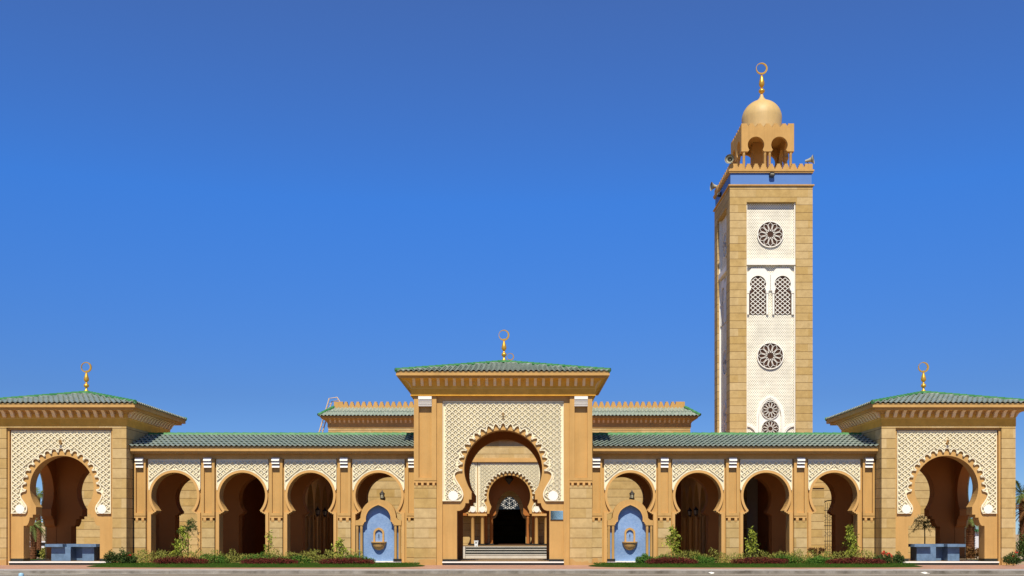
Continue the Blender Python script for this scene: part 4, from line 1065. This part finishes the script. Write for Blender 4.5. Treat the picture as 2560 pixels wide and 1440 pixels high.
lawn(FX(205, -3), FX(1056, -3), 'lawn'); lawn(FX(1475, -3), FX(2318, -3), 'lawn')
# olive underplanting, one mass on each side
def undergrowth(x0, x1, seed, lab):
    rng = random.Random(seed); b = B()
    x = x0
    while x < x1:
        h = rng.uniform(.30, .52)
        cloud(b, (x, -.7+rng.uniform(-.4, .4), h*.78), (.34, .55, h), 230, .045, rng, 3.0, .9, .3)
        for _ in range(10):
            leaf(b, (x+rng.uniform(-.3, .3), -.7+rng.uniform(-.5, .5), h*1.4), .035, rng, 6, 2.5)
        x += rng.uniform(.28, .45)
    o = kind(b.build('undergrowth', 'leaf_olive', fix=False), 'stuff'); o['label'] = lab; o['category'] = 'hedge'
undergrowth(FX(336, -.7), FX(905, -.7), 3, 'Olive feathery planting along the foot of the left arcade')
undergrowth(FX(1660, -.7), FX(2195, -.7), 4, 'Olive feathery planting along the foot of the right arcade')
def bush(name, label, xc, wpx, ytop, Y, m, seed, cat='bush', group=None, leafs=.05, flat=.5, dens=900, el=2.0, base_y=1411):
    rng = random.Random(seed); x = FX(xc, Y); hx = wpx/2*(Y-CY)/F; zt = FZ(ytop, Y)
    b = B(); k = max(1, round(hx/.35))
    for i in range(k*2+1):
        cx = -hx*.85 + hx*1.7*i/(2*k)
        e = 1-(abs(cx)/hx)**2*.35
        hh = zt*e*rng.uniform(.86, 1.0)
        cloud(b, (cx, rng.uniform(-.12, .12), hh*.52), (.34 if hx > .35 else hx*.7, flat, hh*.50), int(dens/(2*k+1)), leafs, rng, el, .5, .45)
    o = b.build(name, m, None, fix=False, loc=(x, Y, 0.05))
    tag(o, label, cat, group); return o
RG = 'dark red groundcover beds'
for i, (xc, wp, yt, lb) in enumerate(((450, 130, 1393, 'Dark red low shrub bed below the tall tree at far left'), (672, 135, 1395, 'Dark red low shrub bed under the second left arch pier'),
        (868, 128, 1395, 'Dark red low shrub bed beside the left fountain'), (1680, 116, 1393, 'Dark red low shrub bed beside the right fountain'),
        (1900, 135, 1393, 'Dark red low shrub bed under the sapling mid right arcade'), (2140, 140, 1394, 'Dark red low shrub bed below the last right arch'))):
    bush('red_shrub', lb, xc, wp, yt, -2.2, 'leaf_red', 20+i, 'shrub bed', RG, .04, .45, 4200)
GG = 'rounded green bushes before the arcades'
for i, (xc, wp, yt, Y, lb) in enumerate(((660, 105, 1383, -1.0, 'Rounded green bush behind the middle left red bed'), (530, 70, 1385, -1.0, 'Rounded green bush at the second left arch foot'),
        (890, 78, 1388, -1.2, 'Rounded green bush touching the left fountain'), (1612, 30, 1384, -1.0, 'Small upright green bush touching the right fountain'),
        (1660, 62, 1389, -1.2, 'Rounded green bush behind the red bed by the right fountain'), (1745, 66, 1389, -1.0, 'Low green bush at the base of the first right sapling'),
        (1965, 70, 1387, -.9, 'Low green bush right of the middle right sapling'), (2048, 52, 1391, -1.4, 'Dark green clump left of the last right red bed'), (742, 60, 1390, -1.0, 'Low green bush at the third left arch foot'))):
    bush('green_bush', lb, xc, wp, yt, Y, 'leaf_green', 40+i, 'bush', GG, .045, .42, 2200)
for i, (xc, wp, yt, lb) in enumerate(((277, 22, 1371, 'Dark leafy shrub by the left pavilion pier'), (305, 22, 1372, 'Dark leafy shrub between its twin and the red-flowered one at left'),
        (2247, 18, 1380, 'Small dark shrub before the right pavilion table'))):
    bush('dark_shrub', lb, xc, wp, yt, -1.3, 'leaf_dark', 60+i, 'shrub', 'dark shrubs by the pavilions', .05, .22, 1100)
def flower_bush(label, xc, wp, yt, Y, nf, seed):
    o = bush('flowering_shrub', label, xc, wp, yt, Y, 'leaf_dark', seed, 'flowering shrub', 'red flowering shrubs', .055, .35, 1100)
    rng = random.Random(seed+1); b = B(); hx = wp/2*(Y-CY)/F; zt = FZ(yt, Y)
    for _ in range(nf):
        c = (rng.uniform(-hx, hx)*.8, rng.uniform(-.35, 0), zt*rng.uniform(.62, 1.02))
        for __ in range(14): leaf(b, (c[0]+rng.uniform(-.05, .05), c[1]+rng.uniform(-.05, .05), c[2]+rng.uniform(-.04, .04)), .06, rng, 1.3, .3)
    b.build('blossoms', 'petal', o, fix=False)
flower_bush('Shrub with a single red bloom beside the left pavilion', 323, 26, 1380, -1.3, 2, 70)
flower_bush('Shrub thick with red blooms beside the right pavilion', 2212, 36, 1380, -1.5, 9, 72)
flower_bush('Shrub with one red bloom at the outer pier of the right pavilion', 2530, 26, 1382, -1.5, 2, 74)
def sapling(label, xc, yt, yb, Y, wpx, m, seed, n=500, droop=-.8, size=.07, trunk='bark'):
    rng = random.Random(seed); x = FX(xc, Y); zt = FZ(yt, Y); hw = wpx/2*(Y-CY)/F; zb = FZ(yb, Y)
    p = thing('sapling', label, 'young tree', (x, Y, 0), 0, 'saplings in the planting strips')
    tk = B(); pts = [(0, 0, .05), (.03, 0, zt*.3), (-.03, .02, zt*.6), (.02, 0, zt*.95)]
    tk.tube(pts, [.035, .03, .022, .01], 7)
    b = B()
    k = 14
    for i in range(k):
        t = i/(k-1); z = zb+(zt-zb)*t; e = hw*(.55+.45*math.sin(PI*(t*.8+.15)))*rng.uniform(.6, 1.1)*(1 if t < .8 else .6)
        a = rng.uniform(0, 2*PI); c = (e*.6*math.cos(a), e*.6*math.sin(a), z)
        tk.tube([(0, 0, z-.1), c], [.012, .006], 5)
        for _ in range(n//k):
            leaf(b, (c[0]+rng.gauss(0, e*.35), c[1]+rng.gauss(0, e*.35), c[2]+rng.gauss(0, .07)), size, rng, 3.0, droop)
    tk.build('trunk', trunk, p, True); b.build('crown', m, p, fix=False)
sapling('Bright green sapling with drooping leaves before the leftmost arch', 452, 1320, 1385, -.4, 46, 'leaf_bright', 81, 620)
sapling('Sparse yellowing sapling before the second left pier', 672, 1332, 1385, -.4, 20, 'leaf_bright', 82, 170, -.4, .06)
sapling('Short bushy sapling before the third left pier', 850, 1350, 1392, -.4, 32, 'leaf_bright', 83, 420)
sapling('Conical sapling left in the second right arch', 1682, 1320, 1378, -.4, 36, 'leaf_bright', 84, 560)
sapling('Thin-stemmed sapling in the third right arch', 1880, 1325, 1378, -.4, 32, 'leaf_bright', 85, 380)
sapling('Slender leafy sapling in the rightmost arch', 2126, 1318, 1392, -.4, 36, 'leaf_bright', 86, 560)
# shaded plants inside the arcades
def arching(name, label, x, Y, zt, n, m, seed, stem=True, spread=.8, cat='shrub'):
    rng = random.Random(seed); p = thing(name, label, cat, (x, Y, 0))
    if stem: B().tube([(0, 0, 0), (.03, 0, zt*.5), (0, 0, zt*.9)], [.05, .04, .025], 7).build('trunk', 'bark', p, True)
    b = B()
    for i in range(n):
        a = rng.uniform(0, 2*PI); l = spread*rng.uniform(.6, 1.15); h0 = zt*rng.uniform(.72, .98) if stem else .1
        prev = None
        rise = rng.uniform(.1, .35) if stem else zt*.9
        for k in range(9):
            t = k/8; r_ = l*t; z = h0 + rise*math.sin(PI*t*.62)*(1 if stem else 1) - (l*.55*t*t if stem else zt*.25*t*t)
            c = Vector((r_*math.cos(a), r_*math.sin(a), z))
            if prev is not None:
                b.tube([prev, c], .008, 4)
                for _ in range(5): leaf(b, prev.lerp(c, rng.random()), .04, rng, 3.4, -.5 if stem else .3)
            prev = c
    b.build('crown', m, p, fix=False)
arching('arching_shrub', 'Dark arching shrub in shade behind the leftmost sapling', FX(470, .6), .55, FZ(1300, .6), 16, 'leaf_dark', 91, True, .62)
arching('reddish_tuft', 'Brown-red grassy tuft beside the iron gate pier', FX(2043, .3), .3, FZ(1366, .3), 26, 'leaf_brown', 92, False, .5, 'grass tuft')
arching('young_tree', 'Thin dark tree with feathery drooping leaves behind the right pavilion table', FX(2311, 9), 9, FZ(1290, 9), 26, 'leaf_olive', 93, True, 1.15, 'young tree')

# palms and far things seen beside and through the pavilions
def palm(label, x, Y, zt, fl, nf, seed, tr=.22, m='leaf_palm', skirt=False, bark='palm_bark'):
    rng = random.Random(seed); p = thing('palm_tree', label, 'palm', (x, Y, 0), 0, 'palms round the mosque')
    tk = B(); n = int(zt/.16)
    for i in range(n):
        z = i*zt/n; tk.lathe([(tr*(1.0-.15*z/zt), 0), (tr*1.22*(1.0-.15*z/zt), zt/n*.9), (tr*.95, zt/n)], .05*math.sin(z), 0, 10, z)
        for k in range(6):
            a = k*PI/3+i*.5; q = tr*1.1
            tk.add([(q*math.cos(a-.2), q*math.sin(a-.2), z), (q*math.cos(a+.2), q*math.sin(a+.2), z), (q*1.35*math.cos(a), q*1.35*math.sin(a), z+.17)], [(0, 1, 2)])
    tk.build('trunk', bark, p)
    b = B()
    for i in range(nf):
        a = 2*PI*i/nf*2.4+rng.uniform(-.2, .2); el = rng.uniform(-.35, 1.2) if not skirt else rng.uniform(-.9, 1.1); L = fl*rng.uniform(.8, 1.1)
        pts = []
        for k in range(15):
            t = k/14; r_ = L*t*math.cos(el)*(1-.15*t); z = zt + L*t*math.sin(el) - L*.62*t*t*max(.3, math.cos(el))
            pts.append(Vector((r_*math.cos(a), r_*math.sin(a), z)))
        b.tube(pts, .018, 4)
        sd_ = Vector((-math.sin(a), math.cos(a), 0))
        for k in range(2, 14):
            d = (pts[k+1]-pts[k]).normalized()
            for s in (-1, 1):
                for e in (0, .5):
                    c = pts[k].lerp(pts[k+1], e); l = L*.26*math.sin(PI*(.12+.85*k/14))
                    tip = c + (sd_*s*.8+d*.75+Vector((0, 0, -.25+rng.uniform(-.2, .2)))).normalized()*l
                    w_ = d*.022*fl/1.6
                    b.add([c-w_, c+w_, tip], [(0, 1, 2)])
    b.build('crown', m, p, fix=False)
palm('Palm with shaggy trunk seen through the left pavilion', FX(82, 14), 14, FZ(1312, 14), 1.35, 22, 101, .20)
palm('Tall palm whose crown shows high in the left pavilion opening', FX(96, 40), 40, FZ(1240, 40), 2.0, 26, 102, .22)
palm('Palm with thick reddish trunk seen through the right pavilion', FX(2424, 16), 16, FZ(1298, 16), 1.5, 24, 103, .30)
palm('Palm at the right picture edge with brown hanging fronds', FX(2570, 12), 12, FZ(1275, 12), 1.5, 30, 104, .25, 'leaf_brown', True)
palm('Tall grey-green palm behind the right pavilion corner', FX(2556, 30), 30, FZ(1238, 30), 2.2, 28, 105, .25)
palm('Roadside palm mirrored in the polished plaque', 5.3, -92, 4.7, 2.4, 30, 106, .22)
def far_bush(name, label, xc, wp, yt, Y, m, seed, cat='bush'):
    bush(name, label, xc, wp, yt, Y, m, seed, cat, None, .09, .6, 900)
far_bush('hedge', 'Dark red-brown hedge behind the right pavilion', 2428, 60, 1366, 13, 'leaf_brown', 111, 'hedge')
far_bush('dark_bush', 'Dark bush beyond the left pavilion floor', 107, 46, 1374, 15, 'leaf_dark', 112)
far_bush('round_bush', 'Small rounded bush behind the left table', 116, 16, 1366, 13, 'leaf_olive', 113)
far_bush('corner_bush', 'Tangled green shrub at the right picture edge below the palms', 2560, 34, 1330, 8, 'leaf_dark', 114)
kind(B().add([(19, 8.5, .0), (60, 8.5, .0), (60, 13.5, .0), (19, 13.5, .0)], [(0,1,2,3)]).build('lawn', 'lawn'), 'structure')
kind(B().add([(-60, 10.5, .0), (-25, 10.5, .0), (-25, 14.0, .0), (-60, 14.0, .0)], [(0,1,2,3)]).build('lawn', 'lawn'), 'structure')
hb = thing('white_house', 'Low white flat-roofed house far behind the left pavilion', 'house', (FX(112, 70), 70, 0))
h2 = (70-CY)/F
B().box(-40*h2, 60*h2, 0, 8, 0, FZ(1356, 70)).build('wall', 'off_white', hb)
B().box(-41*h2, 61*h2, -.3, 8.3, FZ(1356, 70), FZ(1353.5, 70)).build('roof', 'off_white', hb)
B().box(-14*h2, 30*h2, -.05, .0, FZ(1364, 70), FZ(1357, 70)).build('window', 'glass', hb)
gh = thing('green_roofed_house', 'White house with green roof edge behind the right pavilion', 'house', (FX(2452, 60), 60, 0))
h3 = (60-CY)/F
B().box(-22*h3, 60*h3, 0, 8, 0, FZ(1329, 60)).build('wall', 'off_white', gh)
B().box(-24*h3, 62*h3, -.4, 8.4, FZ(1329, 60), FZ(1323, 60)).build('roof', 'green_roof', gh)
fe = thing('railing', 'White upright-bar railing before the green-roofed house', 'railing', (FX(2445, 40), 40, 0))
q = B(); zt = FZ(1344, 40)
for i in range(28): q.box(-1.4+i*.12, -1.38+i*.12, 0, .03, 0, zt)
q.build('bars', 'off_white', fe); B().box(-1.45, 2.0, -.02, .05, zt, zt+.06).build('rail', 'off_white', fe)
kind(B().add([(-900, 900, -1), (-200, 820, -1), (-200, 820, 9), (-420, 850, 12), (-700, 880, 7), (-900, 900, 8), (-900, 960, -1), (-200, 880, -1)], [(0,1,2,3,4,5), (5,4,6), (4,3,6), (3,2,7), (3,7,6)]).build('hill', 'sand'), 'structure')

def litter(label, xc, yc, w_, seed):
    rng = random.Random(seed); Y = -9.45; b = B(); n = 8
    vs = [(w_*math.cos(2*PI*i/n)*rng.uniform(.6, 1), .09*math.sin(2*PI*i/n)*rng.uniform(.6, 1), rng.uniform(0, .07)) for i in range(n)]
    vs += [(0, 0, .09), (0, 0, 0)]
    b.add(vs, [(i, (i+1) % n, n) for i in range(n)] + [((i+1) % n, i, n+1) for i in range(n)])
    tag(b.build('paper_scrap', 'white', None, loc=(FX(xc, Y), Y, -.118)), label, 'litter', 'litter along the kerb')
litter('Crumpled white scrap at the kerb before the third right arch', 1778, 1434, .22, 1)
litter('Crumpled white scrap at the kerb before the right pavilion', 2312, 1434, .26, 2)
